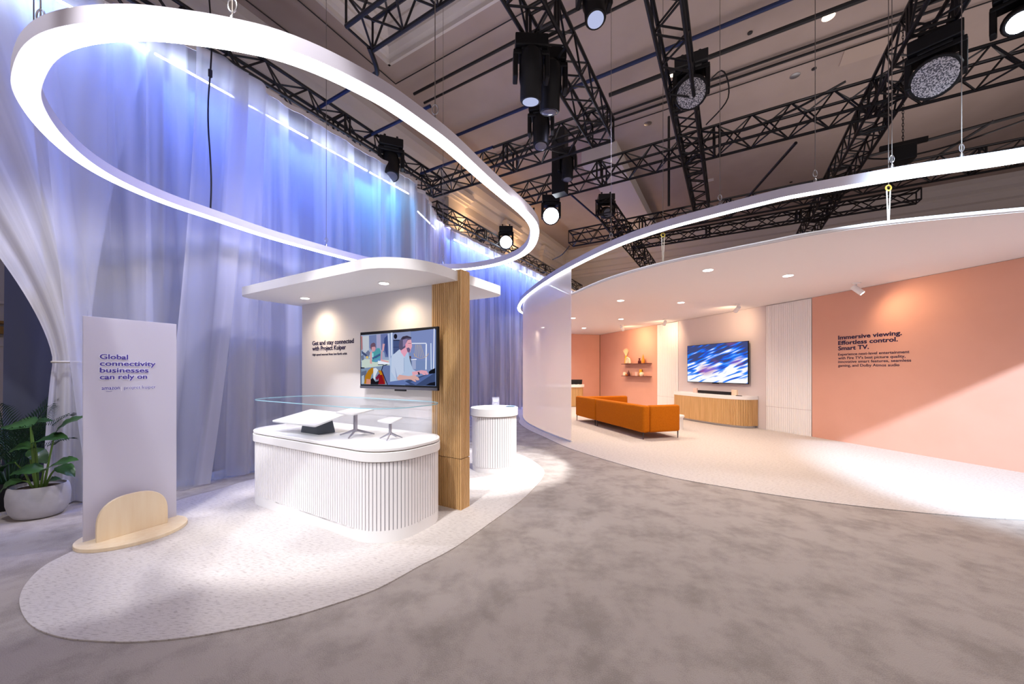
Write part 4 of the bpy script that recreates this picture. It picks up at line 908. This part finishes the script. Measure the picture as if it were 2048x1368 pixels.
# downlights and track spots of the lounge
for x, y, lb in ((1416,540,'bright round downlight in the lounge canopy above the sofa end'), (1576,551,'bright round downlight in the lounge canopy nearest the ribbed panel'), (1241,601,'round downlight in the lounge canopy right of the partition edge'), (1362,605,'round downlight in the lounge canopy in front of the television wall'), (1242,638,'round downlight in the lounge canopy in front of the shelf wall'), (1168,656,'round downlight in the lounge canopy close to the back wall'), (1146,636,'round downlight in the lounge canopy at the edge of the frosted partition'), (1086,655,'round downlight seen through the frosted partition')):
    P = PZ(x, y, ZS); downlight(P, ZS, lb, .075, grp='lounge downlights')
    spot('lounge_downlight', (P.x, P.y, ZS-.03), (P.x, P.y, 0), 190, (1,.80,.62), 150, .8, .06)
def track_spot(x, y, aim, label, power):
    P = PZ(x, y-14, ZS); t_ = thing('track_spotlight', Vector((P.x,P.y,ZS)), label, 'spotlight', 'white spotlights of the lounge')
    build('mount', MB().lathe((P.x,P.y,ZS-.02), [(.06,0),(.065,.005),(.065,.02)], 20), M['white'], t_)
    build('stem', MB().tube([(P.x,P.y,ZS-.02),(P.x,P.y,ZS-.10)], .012, 8), M['white'], t_)
    d = (Vector(aim)-Vector((P.x,P.y,ZS-.11))).normalized(); c = Vector((P.x,P.y,ZS-.12))
    build('head', MB().lathe(c-d*.08, [(.045,0),(.05,.01),(.05,.19),(.047,.2)], 20, d), M['white'], t_)
    build('lamp', MB().lathe(c+d*.1205, [(.01,0),(.04,.001),(.04,.004)], 20, d), M['spot_glow'], t_)
    spot('wall_spot', c+d*.14, aim, power, (1,.66,.38), 160, 1.0, .09)
track_spot(1713, 580, NP(2.2, 0, 1.9), 'white cylinder spotlight aimed at the salmon wall lettering', 36)
track_spot(1475, 622, WP((t_slat1+t_tv1)/2+.4, 0, 2.2), 'white cylinder spotlight above the right television', 60)
track_spot(1330, 652, WP(t_pan1+.1, 0, 2.3), 'white cylinder spotlight in front of the pale wall panel', 70)
track_spot(1244, 664, WP((sh0+sh1)/2, 0, 2.2), 'white cylinder spotlight above the wall shelves', 120)
# frosted partition
fp = [PZ(x, y) for x, y in ((1142,885),(1102,870),(1073,857),(1052,844.5))]+[Vector((.36,12.3,0)), Vector((.55,13.3,0)), Vector((1.1,14.6,0))]
fpath = crom(fp, 8); fpath = resample(fpath, 50)
part = thing('frosted_partition', fpath[20], 'tall curved frosted partition hanging below the ribbon light', 'partition')
def strip(path, z0, z1, th):
    nn = path_normals(path, False); inn_ = [p+q[1]*th for p, q in zip(path, nn)]; return band(path, inn_, z0, z1, False)
build('panel', strip(fpath, .035, ZB-.01, .008), M['frost'], part, 40)
build('floor_channel', strip(fpath, .008, .035, .03), M['white_gloss'], part, 40)

# ------------------------------------------------------------------ curtains
def curtain(name, path, z0, z1, mat_, label, amp=.07, pitch=.22, seed=1, dens=16, grp=None, nz=26, cat='curtain', sway=.022, top=True, bunch=.0):
    rnd = random.Random(seed); Lp = plen(path); n = max(12, int(Lp*dens*2.2)); pts = resample(path, n); nn = path_normals(pts, False)
    ph = [rnd.uniform(0, 6.28) for _ in range(8)]; mb = MB(); uvs = []
    kz = [rnd.uniform(-1, 1) for _ in range(8)]
    for j in range(nz+1):
        v = j/nz; z = z0+(z1-z0)*v
        for i, p in enumerate(pts):
            s = Lp*i/(n-1); dr = (1-v)
            sh = sway*(math.sin(s*1.7+ph[0])+.6*math.sin(s*3.1+ph[1]))*dr*dr*2
            w = (math.sin(2*math.pi*(s+sh)/pitch+ph[2])*.5+math.sin(2*math.pi*(s+sh*1.4)/(pitch*1.73)+ph[3])*.5+math.sin(2*math.pi*(s+sh*2)/(pitch*.47)+ph[4])*.16+math.sin(2*math.pi*s/(pitch*3.7)+ph[5]+v*kz[0])*.5)
            w *= amp*(.42+.45*dr)
            nrm = nn[i][1]; q = Vector((p.x, p.y, z+ (.012*math.sin(s*9+ph[6]) if v > .999 else 0)))+nrm*w+nn[i][0]*(sh*.5)
            mb.v.append(q); uvs.append((s/Lp*Lp*.25, v))
    for j in range(nz):
        for i in range(n-1): a_ = j*n+i; mb.f.append((a_, a_+1, a_+n+1, a_+n))
    o = build(name, mb, mat_, None, 180, uv=uvs); tag(o, label, cat, grp)
    if name == 'sheer_curtain':
        tm = MB(); t0 = nz*n
        for i in range(n): q = mb.v[t0+i]; tm.v += [Vector((q.x,q.y,z1-.07))-nn[i][1]*.006, Vector((q.x,q.y,z1+.012))-nn[i][1]*.006, Vector((q.x,q.y,z1+.012))+nn[i][1]*.006, Vector((q.x,q.y,z1-.07))+nn[i][1]*.006]
        for i in range(n-1):
            for k in range(4): tm.f.append((4*i+k, 4*i+(k+1)%4, 4*i+4+(k+1)%4, 4*i+4+k))
        build('heading_tape', tm, M['grey_wall'], o, 60)
    return o
ZT_ = 5.80
# backing drape
curtain('backing_drape', [L(-4.15,-1.2), L(-4.15,3.0)], .03, ZT_+.12, M['backing'], 'grey blue backing drape behind the sheer curtains left of the column', .05, .35, 3, 8)
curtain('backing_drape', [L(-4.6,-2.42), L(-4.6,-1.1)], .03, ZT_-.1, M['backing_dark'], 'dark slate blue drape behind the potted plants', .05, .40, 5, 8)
curtain('backing_drape', [L(-5.0,4.2), L(-5.05,16.5)], .03, ZT_+.05, M['backing'], 'grey blue backing drape of the far curtain run', .05, .35, 4, 6)
# front sheers in widths
segs = [(-1.45,-.15,'left of the display wall, nearest the tied back curtain'), (-.15,1.05,'behind the left part of the display wall'), (1.05,2.05,'behind the canopy'), (2.05,2.95,'at the end of the first run, brightest cyan')]
for k, (b0, b1, lb) in enumerate(segs):
    curtain('sheer_curtain', [L(-3.62,b0-.06), L(-3.62,b1+.06)], .02, ZT_, M['sheer'], 'tall blue lit sheer curtain '+lb, .055, .40-.03*k, 11+k, 18, 'sheer curtains of the first run')
rp_ = crom([L(-3.62,2.95), L(-3.75,3.5), L(-4.25,4.3), L(-4.55,5.3)], 6)
curtain('sheer_curtain', rp_, .02, ZT_-.15, M['sheer'], 'pale lilac sheer curtain folded back between the two curtain runs', .09, .3, 31, 16, 'sheer curtains of the second run')
for k, (b0, b1, lb) in enumerate([(5.3,7.6,'just past the folded back part'), (7.6,10.,'right of the round pedestal'), (10.,12.6,'by the frosted partition'), (12.6,16.5,'behind the lounge canopy at the far end')]):
    curtain('sheer_curtain', [L(-4.55+.01*k,b0), L(-4.55+.02*k,b1)], .02, ZT_-.1, M['sheer'], 'tall blue lit sheer curtain '+lb, .05, .32, 41+k, 13, 'sheer curtains of the second run')
curtain('sheer_curtain', [L(-3.8,-1.95), L(-3.8,-1.3)], .02, ZT_, M['sheer'], 'tall sheer curtain hanging straight between the tied back one and the next width', .05, .3, 77, 16, 'sheer curtains of the first run')
# LED strips
ledp = [(-3.2,-1.45,'above the ring light'), (-1.4,.55,'above the left end of the canopy'), (.62,1.75,'in the middle of the first run'), (1.82,2.85,'at the cyan end of the first run')]
for b0, b1, lb in ledp:
    o = build('led_strip', MB().tube([L(-3.74,b0,5.48), L(-3.74,b1,5.48)], .013, 8), M['led']); tag(o, 'thin glowing strip light in the curtain '+lb, 'strip light', 'strip lights in the curtains')
for b0, b1, lb in [(5.6,7.2,'past the folded part'), (7.3,9.3,'seen through the ring light'), (9.6,13.4,'by the frosted partition'), (13.5,16.3,'furthest away')]:
    o = build('led_strip', MB().tube([L(-4.68,b0,5.46), L(-4.68,b1,5.46)], .02, 8), M['led']); tag(o, 'thin glowing strip light of the far curtain run '+lb, 'strip light', 'strip lights in the curtains')
o = build('led_strip', MB().tube([L(-4.1,3.5,5.40), L(-4.5,4.6,5.40)], .013, 8), M['led']); tag(o, 'short glowing strip light in the folded back curtain', 'strip light', 'strip lights in the curtains')
# tied back drape at the left
def tied(name, bt0, bt1, bw, ww, zw, bb, wb, mat_, label, a=-4.0, seed=2, p=1.0, zt=ZT_, amp=.06):
    rnd = random.Random(seed); nu, nv = 110, 60; mb = MB(); uvs = []; ph = [rnd.uniform(0,6.28) for _ in range(6)]
    for j in range(nv+1):
        z = .015+(zt-.015)*j/nv
        for i in range(nu+1):
            u = i/nu
            if z >= zw:
                g_ = ((z-zw)/(zt-zw))**p; cw = bw+(u-.5)*ww; ct = bt0+(bt1-bt0)*u; b = cw+(ct-cw)*g_; sc = .35+.65*g_
            else:
                g_ = 1-((zw-z)/zw); e = math.sin((1-g_)*math.pi/2)**.8; cw = bw+(u-.5)*ww; cb = bb+(u-.5)*wb; b = cw+(cb-cw)*e; sc = .4+.7*e
            w = (math.sin(u*21+ph[0])+.35*math.sin(u*43+ph[1])+.7*math.sin(u*9+ph[2]+z*.25))*amp*sc
            w += .10*math.sin(math.pi*u)*(1-abs(z-zw)/zt)
            mb.v.append(L(a+w, b, z)); uvs.append((u*1.0, j/nv))
    for j in range(nv):
        for i in range(nu): q = j*(nu+1)+i; mb.f.append((q, q+1, q+nu+2, q+nu+1))
    return mb, uvs
td = thing('tied_curtain', L(-3.5,-1.9), 'white sheer curtain gathered and tied back beside the potted plants', 'curtain')
mb, uvs = tied('tied', -4.9, -1.35, -2.04, .27, 1.60, -2.0, .50, M['sheer_dense'], '', seed=3, amp=.045, p=1.5)
build('drape', mb, M['sheer_dense'], td, 180, uv=uvs)
mb = MB(); P = L(-3.95,-2.04,1.60); mb.tube([P+EB*(.145*math.cos(t))+EA*(.10*math.sin(t)) for t in [2*math.pi*k/24 for k in range(24)]], .012, 8, True); build('tie', mb, M['rope'], td)
def sweep(bt0, bt1, bb0, bb1, a, label, seed, amp=.045, pitch=.34, pw=1.6, az=0.0):
    rnd = random.Random(seed); W0 = (bt1-bt0+bb1-bb0)/2; nu, nv = max(40, int(W0*60)), 34; mb = MB(); uvs = []; ph = [rnd.uniform(0,6.28) for _ in range(6)]
    for j in range(nv+1):
        v = j/nv; z = .02+(ZT_-.02)*v; e = (1-v)**pw
        for i in range(nu+1):
            u = i/nu; b = (bt0+(bt1-bt0)*u)*(1-e)+(bb0+(bb1-bb0)*u)*e; s_ = u*W0
            w = (math.sin(6.283*s_/pitch+ph[0])+.6*math.sin(6.283*s_/(pitch*2.3)+ph[1]+v)+.25*math.sin(6.283*s_/(pitch*.5)+ph[2]))*amp*(.5+.5*(1-v))
            mb.v.append(L(a+w+az*e, b, z)); uvs.append((s_*.25+seed*.37, v))
    for j in range(nv):
        for i in range(nu): q = j*(nu+1)+i; mb.f.append((q, q+1, q+nu+2, q+nu+1))
    tag(build('sheer_curtain', mb, M['sheer'], None, 180, uv=uvs), label, 'curtain', 'sheer curtains of the first run')
sweep(-2.3, -1.45, -1.95, -1.35, -3.78, 'sheer curtain fanning out behind the tied back one under the ring light', 9)
sweep(-1.05, -.45, -1.45, -.95, -3.52, 'loose sheer curtain sweeping down right of the tall sign', 12, az=.08)
sweep(-.75, -.2, -.85, -.42, -3.55, 'sheer curtain hanging nearly straight left of the display wall', 14, pw=1.3)

# ------------------------------------------------------------------ trusses
def truss(a0, b0, a1, b1, z, s, label, bay=.30, m='black', r=.028):
    P = L(a0, b0, z); Q = L(a1, b1, z); d = (Q-P).normalized(); n = Vector((d.y, -d.x, 0)); Ln = (Q-P).length
    t_ = thing('truss', (P+Q)/2, label, 'truss', 'black lighting trusses')
    cs = [Vector((0,0,0)), n*s, n*s+Vector((0,0,s)), Vector((0,0,s))]
    for c in cs: build('chord', MB().tube([P+c, Q+c], r, 8), M[m], t_)
    nb = max(1, int(Ln/bay)); mb = MB()
    for f_ in range(4):
        c0, c1 = cs[f_], cs[(f_+1) % 4]
        for k in range(nb):
            x0 = P+d*(Ln*k/nb); x1 = P+d*(Ln*(k+1)/nb)
            if k % 2 == f_ % 2: mb.tube([x0+c0, x1+c1], r*.55, 5, cap=False)
            else: mb.tube([x0+c1, x1+c0], r*.55, 5, cap=False)
        mb.tube([P+c0, P+c1], r*.6, 5); mb.tube([Q+c0, Q+c1], r*.6, 5)
        k = 2.4
        while k < Ln-1: mb.tube([P+d*k+c0, P+d*k+c1], r*.8, 5); mb.tube([P+d*(k+.1)+c0, P+d*(k+.1)+c1], r*.8, 5); k += 2.4
    build('lattice', mb, M[m], t_, 60); return t_
truss(-1.85, .36, 6.0, .36, 6.0, .42, 'black truss crossing the top of the picture above the ring light')
truss(.10, -3.5, .10, 4.1, 6.0, .42, 'black truss running away above the ring light, carrying the moving lights')
truss(-4.15, 4.1, .52, 4.1, 6.0, .42, 'black truss from the curtain to the corner above the ring light bend')
truss(-2.6, 5.75, 9.5, 5.75, 6.0, .42, 'long black truss crossing the right half of the hall')
truss(1.60, -1.0, 1.60, 8.9, 6.0, .37, 'black truss seen almost upright right of the moving lights')
truss(4.55, -1.0, 4.55, 13.5, 6.0, .42, 'black truss running diagonally under the big beaded wash light')
truss(-2.4, 9.5, 9.0, 9.5, 6.0, .42, 'black truss just behind the ribbon light')
truss(-.6, 10.95, 6.8, 10.95, 6.0, .30, 'lower flat black truss between ribbon light and lounge canopy', .36)
truss(-.85, 7.3, -.85, 14.6, 6.0, .42, 'black truss dropping towards the left end of the lounge canopy')
truss(-4.15, -3.5, -4.15, 4.0, 6.0, .36, 'black truss above the first curtain run', .34)
truss(-5.1, 4.9, -5.1, 17, 6.0, .36, 'black truss above the far curtain run', .34)
# pipes under the ceiling
for k, (a0, a1, b, z, r, lb, mm) in enumerate([(-5.0,14,3.62,8.95,.012,'thin dark ceiling track nearest the coffer','black'), (-4.7,14,3.97,8.8,.035,'thick black ceiling pipe nearest the coffer','black'), (-4.7,14,4.35,8.8,.03,'second black ceiling pipe beside the coffer','black'),
    (-4.9,14,5.95,8.85,.045,'bluish ceiling pipe crossing behind the moving lights','dark_blue'), (-.2,6,6.35,8.6,.05,'black pipe with clamps ending above the upright truss','black'), (-5,16,7.60,8.93,.03,'black ceiling track in the middle of the ceiling','black'), (-5,16,7.85,8.93,.03,'second black ceiling track in the middle of the ceiling','black'), (-5,16,8.2,8.96,.014,'thin dark ceiling track beyond the paired tracks','black')]):
    tag(build('ceiling_pipe', MB().tube([L(a0,b,z), L(a1,b,z)], r, 8), M[mm]), lb, 'pipe', 'pipes under the hall ceiling')
tag(build('ceiling_pipe', MB().tube([L(-5.0,-6,8.95), L(-5.0,3.62,8.95)], .012, 6), M['black']), 'thin dark ceiling track along the wall side of the coffer', 'pipe', 'pipes under the hall ceiling')
tag(build('ceiling_pipe', MB().tube([L(-5.9,-6,8.95), L(-5.9,3.1,8.95)], .012, 6), M['black']), 'thin dark ceiling track between the coffer and the cornice', 'pipe', 'pipes under the hall ceiling')
def pipe(P, Q, r, label, m='black'):
    tag(build('rig_pipe', MB().tube([P, Q], r, 8), M[m]), label, 'pipe', 'pipes of the lighting rig')
pipe(PD(175,-5,3.9), PD(315,-8,4.6), .02, 'pipe at the top left corner')
pipe(L(-4.0,.9,6.3), L(-2.4,.9,6.3), .03, 'dark blue pipe from the curtain truss inside the ring light, nearer one', 'dark_blue')
pipe(L(-4.0,1.9,6.3), L(-2.2,1.9,6.3), .03, 'dark blue pipe from the curtain truss inside the ring light, farther one', 'dark_blue')
pipe(L(-4.0,3.5,6.3), L(-1.9,3.5,6.3), .03, 'dark blue pipe beside the moving light on the curtain truss', 'dark_blue')
pipe(L(-1.1,5.9,6.1), L(-.9,8.3,6.1), .025, 'thin dark pipe slanting right of the bright moving light', 'dark_blue')
pipe(L(1.3,5.80,5.2), L(1.3,5.80,7.2), .028, 'upright black pipe left of the upright truss')
pipe(L(3.6,6.0,6.0), L(2.5,9.4,6.0), .03, 'dark pipe slanting between the long truss and the ribbon light')
pipe(L(5.2,9.0,6.7), L(9.5,8.7,6.9), .035, 'black pipe with clamps right of the chain hoist')
pipe(L(7.3,8.8,6.8), L(6.2,9.6,6.3), .03, 'black brace pipe at the right edge')
# clamps on pipes
def cable_run(pts, r, label): tag(build('cable', MB().tube(crom([Vector(p) for p in pts], 6), r, 6), M['black']), label, 'cable', 'loose black cables on the rig')
cable_run([L(-1.85,.3,6.0), L(-2.05,.6,5.95), L(-2.5,.8,6.15), L(-2.9,.85,6.3)], .035, 'thick black cable hanging off the end of the top truss')
cable_run([L(1.95,4.4,6.5), L(2.35,4.3,6.75), L(2.45,4.4,6.3), L(2.1,4.5,6.0)], .012, 'looped black cable beside the beaded wash light')
cable_run([L(-3.4,8.2,6.0), L(-3.2,7.6,5.75), L(-2.8,7,5.9), L(-2.3,6.2,6.1)], .03, 'sagging black cable behind the ring light bend')
cable_run([L(1.9,5.3,6.4), L(2.6,5.2,6.1), L(3.4,5.3,6.25), L(4.2,5.3,6.5)], .02, 'black cable sagging along the long truss')
cable_run([L(4.9,8.3,6.5), L(5.6,8.4,6.3), L(6.6,8.5,6.35), L(8,8.4,6.6)], .018, 'black cable sagging behind the ribbon light at the right')
cable_run([L(-2.5,9.4,6.0), L(-3.0,9.9,5.9), L(-3.7,10.6,6.0)], .02, 'black cable hanging between the far trusses')

# ------------------------------------------------------------------ moving lights
def moving_head(label, P, aim, lens='lens', size=1.0, cat='stage light', wash=False, grp='moving stage lights'):
    P = Vector(P); t_ = thing('moving_light', P, label, cat, grp)
    d = (Vector(aim)-P).normalized(); dh = Vector((d.x, d.y, 0)); dh = dh.normalized() if dh.length > .05 else Vector((0,-1,0)); sd = Vector((dh.y, -dh.x, 0)); s = size; Z = Vector((0,0,1))
    m = MB(); m.obox(P-Z*.07*s, sd, dh, Z, .19*s, .13*s, .07*s); m.obox(P-Z*.15*s, sd, dh, Z, .12*s, .10*s, .02*s); build('base', m, M['black_plastic'], t_, 0, .015)
    for q in (-1, 1): build('clamp', MB().tube([P+sd*q*.1*s-Z*.02*s, P+sd*q*.1*s+Z*.09*s], .02*s, 8), M['black'], t_)
    hc = P-Z*.40*s
    for q in (-1, 1):
        m = MB(); m.obox(hc+sd*q*.185*s+Z*.09*s, sd, dh, Z, .028*s, .07*s, .15*s); build('yoke_arm', m, M['black_plastic'], t_, 0, .015)
    m = MB(); m.obox(hc+Z*.225*s, sd, dh, Z, .21*s, .08*s, .03*s); build('yoke', m, M['black_plastic'], t_, 0, .015)
    if wash: prof = [(.06,-.22),(.13,-.18),(.16,-.06),(.185,.02),(.195,.06),(.185,.075)]; lr, lz = .165, .077
    else: prof = [(.08,-.28),(.12,-.24),(.14,-.12),(.14,.04),(.125,.10),(.125,.26),(.115,.275)]; lr, lz = .095, .277
    h = build('head', MB().lathe(hc, [(a*s, b*s) for a, b in prof], 20, d), M['black_plastic'], t_)
    build('lens', MB().lathe(hc+d*lz*s, [(lr*s,-.004*s),(lr*s,.002*s),(lr*.8*s,.010*s),(lr*.3*s,.016*s)], 24, d), M[lens], h)
    return t_
moving_head('black moving light hanging nearest in the cluster above the ring light, blue white lens', PD(1062,84,5.0), PD(1050,900,6.0), 'dim_glow' , 1.15)
moving_head('black moving light right behind the nearest one in the cluster', PD(1100,110,5.5), PD(1085,900,7.0), 'lens', 1.2)
moving_head('black moving light at the bottom of the cluster, pointing down', PD(1082,212,6.6), PD(1075,760,6.0), 'lens', 1.1)
moving_head('black moving light on the curtain truss inside the ring light', PD(782,282,7.8), PD(800,700,6.0), 'lens', 1.25)
moving_head('brightly shining moving light right of the ring light bend', PD(1102,394,9.3), PD(1101,560,4.0), 'cool_glow', 1.15, wash=True)
moving_head('round beaded wash light hanging on the upright truss', PD(1382,120,6.1), PD(1400,800,2.0), 'lens_bead', 1.3, wash=True)
moving_head('large round beaded wash light at the crossing of the right trusses', PD(1870,75,4.9), PD(1640,500,1.0), 'lens_bead', 1.3, wash=True)
moving_head('bright flaring moving light in the top right corner', PD(2040,-30,4.6), PD(1900,420,.5), 'cool_glow', 1.1)
moving_head('moving light cut off by the top picture edge, pale lens', PD(1188,-62,4.9), PD(1240,500,4.0), 'dim_glow', 1.1)
moving_head('moving light tilted upwards left above the ribbon light', PD(1212,392,11.0), PD(1260,380,8.0), 'lens', 1.25)
moving_head('moving light behind the ring light above the far curtain', PD(1012,455,13.5), PD(1003,600,6.0), 'cool_glow', 1.3, wash=True)
moving_head('small black moving light on the corner truss behind the cluster', PD(1135,300,8.3), PD(1130,700,8.0), 'lens', 1.0)
# chain hoist
P = PD(1806, 300, 7.7); h_ = thing('chain_hoist', P, 'black chain hoist motor on a short truss above the ribbon light', 'hoist')
m = MB(); m.obox(P+Vector((0,0,-.1)), EA, EB, (0,0,1), .17, .14, .16); build('motor', m, M['black_plastic'], h_, 0, .02)
m = MB(); m.obox(P+Vector((0,0,.12)), EA, EB, (0,0,1), .36, .03, .05); build('beam', m, M['black'], h_, 0)
m = MB()
for k in range(41): 
    c = P+Vector((0,0,.2+k*.065)); ax = EA if k % 2 else EB
    m.tube([c+ax*(.014*math.cos(t))+Vector((0,0,.045*math.sin(t))) for t in [2*math.pi*i/8 for i in range(8)]], .006, 4, True)
build('chain', m, M['black'], h_)
# dark cloth drop beside the bright light
m = MB(); m.obox(PD(1120,325,8.6), EA, EB, (0,0,1), .16, .12, .75); tag(build('speaker_box', m, M['black_plastic'], None, 0, .01), 'tall black box hanging left of the long truss behind the ring light', 'speaker')
# rope hoists on the canopy
for x, y0, y1, Y, lb in ((1777,376,450,4.15,'pale rope hoist on the lounge canopy under the right trusses'), (1326,470,529,5.7,'pale rope hoist on the lounge canopy left of the flat truss')):
    P = PZ(x, y1, ZS); P = Vector((P.x, P.y, ZS+.05)); zt_ = EYE+(HY-y0)/F*P.y
    r = thing('rope_hoist', P, lb, 'rope', 'rope hoists')
    for q in (-.02, .02): build('rope', MB().tube([P+Vector((q*.3,0,0)), Vector((P.x+q, P.y, zt_-.03))], .006, 6), M['rope'], r)
    build('hook', MB().tube([Vector((P.x+.03*math.cos(t), P.y, zt_+.03*math.sin(t))) for t in [2*math.pi*k/12 for k in range(12)]], .008, 6, True), M['yellow'], r)
    build('line', MB().tube([Vector((P.x,P.y,zt_+.03)), Vector((P.x,P.y,8.9))], .004, 6), M['wire'], r)
# hall ceiling fittings
for x, y, lb in ((1657,33,'glowing recessed hall ceiling lamp near the top of the picture'), (1347,147,'glowing recessed hall lamp seen through the upright truss'), (961,388,'glowing recessed hall lamp above the far curtains inside the ring light')):
    P = PZ(x, y, ZH); downlight(P, ZH, lb, .11, glow='warm_glow', grp='recessed hall lamps', ring='old_trim')
for x, y, lb in ((1410,362,'pale rectangular ceiling vent between the long truss and the ribbon light'), (1735,98,'rectangular ceiling hatch above the right trusses')):
    P = PZ(x, y, ZH); m = MB(); m.obox(P-Vector((0,0,.012)), EA, EB, (0,0,1), .45 if x > 1500 else .3, .3 if x > 1500 else .1, .011); o = build('ceiling_vent', m, M['old_trim'] if x < 1500 else mat('hatch', (.42,.33,.28), .8), None, 0); tag(o, lb, 'vent')
for x, y in ((1590,151),(1296,247),(1222,275)):
    P = PZ(x, y, ZH); m = MB(); m.lathe(P-Vector((0,0,.02)), [(.05,0),(.11,.01),(.11,.019)], 16)
    tag(build('ceiling_speaker', m, M['steel']), {1590:'round metal ceiling fitting right of the upright truss', 1296:'round metal ceiling fitting left of the upright truss', 1222:'small square looking ceiling fitting right of the truss corner'}[x], 'ceiling fitting')
for x, y in ((1500,65),(1628,137),(795,312),(1582,364),(872,278)):
    P = PZ(x, y, ZH); m = MB(); m.lathe(P-Vector((0,0,.03)), [(.02,0),(.05,.01),(.05,.029)], 12)
    tag(build('sprinkler', m, M['black']), {1500:'small dark sprinkler in the upper middle of the ceiling',1628:'small dark sprinkler left of the ceiling hatch',795:'small dark sprinkler inside the ring light',1582:'dark oval sprinkler above the ribbon light',872:'small sprinkler by the right arm of the ring light'}[x], 'sprinkler', 'ceiling sprinklers')

# ------------------------------------------------------------------ plants
def leaf_mesh(B, T, width, up, sag=.06, fold=.25, n=10):
    B = Vector(B); T = Vector(T); d = (T-B); Ln = d.length; d.normalize(); side = d.cross(Vector(up)).normalized(); nrm = side.cross(d).normalized(); mb = MB(); rows = 7
    for i in range(n+1):
        t = i/n; w = width*math.sin(math.pi*min(1, t**.8*.97+.03))**.75*(1-.15*t); c = B+d*Ln*t+nrm*(sag*math.sin(math.pi*t)-.03*t*t)
        for k in range(rows):
            q = (k/(rows-1)-.5)*2; mb.v.append(c+side*q*w*.5+nrm*(abs(q)*w*fold*.5+.006*math.sin(t*22)*abs(q)))
    for i in range(n):
        for k in range(rows-1): a_ = i*rows+k; mb.f.append((a_, a_+1, a_+rows+1, a_+rows))
    return mb
pp = PZ(75, 1047); pcx = Vector(((78-CX)/F*(pp.y+.2), pp.y+.2, 0))
pl_ = thing('potted_plant', pcx, 'broad leaved green plant in an oval grey pot left of the sign', 'plant')
prof = [(.17,.0),(.21,.015),(.25,.07),(.272,.15),(.275,.23),(.262,.30),(.25,.325),(.235,.325),(.235,.30),(.22,.29)]
build('pot', MB().lathe((pcx.x,pcx.y,0), prof, 40, sx=.86, sy=.74), M['pot'], pl_)
build('soil', MB().lathe((pcx.x,pcx.y,.27), [(.2,0),(.225,.01),(.2,.025)], 32, sx=.84, sy=.72), M['soil'], pl_)
Yp = pcx.y
lv = [((61,854),(15,846),.22,-.05,.0,.10), ((110,868),(170,829),.19,.02,.1,.15), ((70,885),(133,872),.17,0,-.05,.12), ((72,895),(14,902),.16,.0,-.12,.2), ((88,943),(153,916),.18,-.05,-.1,.15), ((86,942),(15,947),.17,-.08,-.18,.2), ((118,932),(148,950),.12,.05,.0,.1),
      ((45,962),(-6,985),.15,-.05,-.15,.2), ((62,852),(103,838),.12,.05,.1,.1), ((58,900),(95,925),.14,.1,.15,.1), ((95,968),(118,955),.10,.08,.1,.1), ((30,925),(0,940),.12,.1,.1,.1)]
for i, (b, t, w, db, dt, fo) in enumerate(lv):
    Bp = PD(*b, Yp+db); Tp = PD(*t, Yp+dt); lf = build('leaf', leaf_mesh(Bp, Tp, w*1.15, (0,-.45,1), .03, fo), M['leaf'], pl_, 60)
    sb0 = Vector((pcx.x+(Bp.x-pcx.x)*.3, pcx.y+(Bp.y-pcx.y)*.3, .28)); build('stem', MB().tube(crom([sb0, sb0.lerp(Bp,.5)+Vector((.01*(i%3-1),0,.03)), Bp], 4), [.011-.0007*k for k in range(9)], 7), M['stem'], pl_)
pm = Vector((-5.50, 4.05, 0)); pr2 = thing('potted_palm', pm, 'dark spiky palm behind the broad leaved plant', 'plant')
build('pot', MB().lathe((pm.x,pm.y,0), [(.13,0),(.17,.1),(.19,.3),(.17,.3),(.16,.27)], 24), M['black_plastic'], pr2)
rn = random.Random(4)
for k in range(34):
    g_ = k*2.399; el = rn.uniform(.75, 1.42); Ln = rn.uniform(.65, 1.2); d0 = Vector((math.cos(g_)*math.cos(el), math.sin(g_)*math.cos(el), math.sin(el)))
    sp0 = Vector((pm.x+.05*math.cos(g_), pm.y+.05*math.sin(g_), .27)); hz = Vector((math.cos(g_), math.sin(g_), 0)); pts = []
    for i in range(9):
        t = i/8; pts.append(sp0+d0*Ln*t+hz*.16*t*t-Vector((0,0,.22*t*t*t))+Vector((0,0,.15*t)))
    mb = MB(); mb.tube(pts, [.006*(1-.8*i/8)+.001 for i in range(9)], 5)
    sdv = hz.cross(Vector((0,0,1)))
    fine = crom(pts, 3)
    for i in range(6, len(fine)-1):
        t = i/len(fine); d_ = (fine[i+1]-fine[i]).normalized() if i+1 < len(fine) else d0
        for q in (-1, 1):
            l_ = .30*math.sin(math.pi*(.25+.7*t)); tip = fine[i]+(sdv*q*.5+d_*1.0+Vector((0,0,-.25*t))).normalized()*l_; wv = d_*.009
            mid = fine[i].lerp(tip, .5)+Vector((0,0,.02)); o_ = len(mb.v); mb.v += [fine[i]-wv*.5, fine[i]+wv*.5, mid+wv, mid-wv, tip]; mb.f += [(o_,o_+1,o_+2,o_+3), (o_+3,o_+2,o_+4)]
    build('frond', mb, M['palm'], pr2, 0)
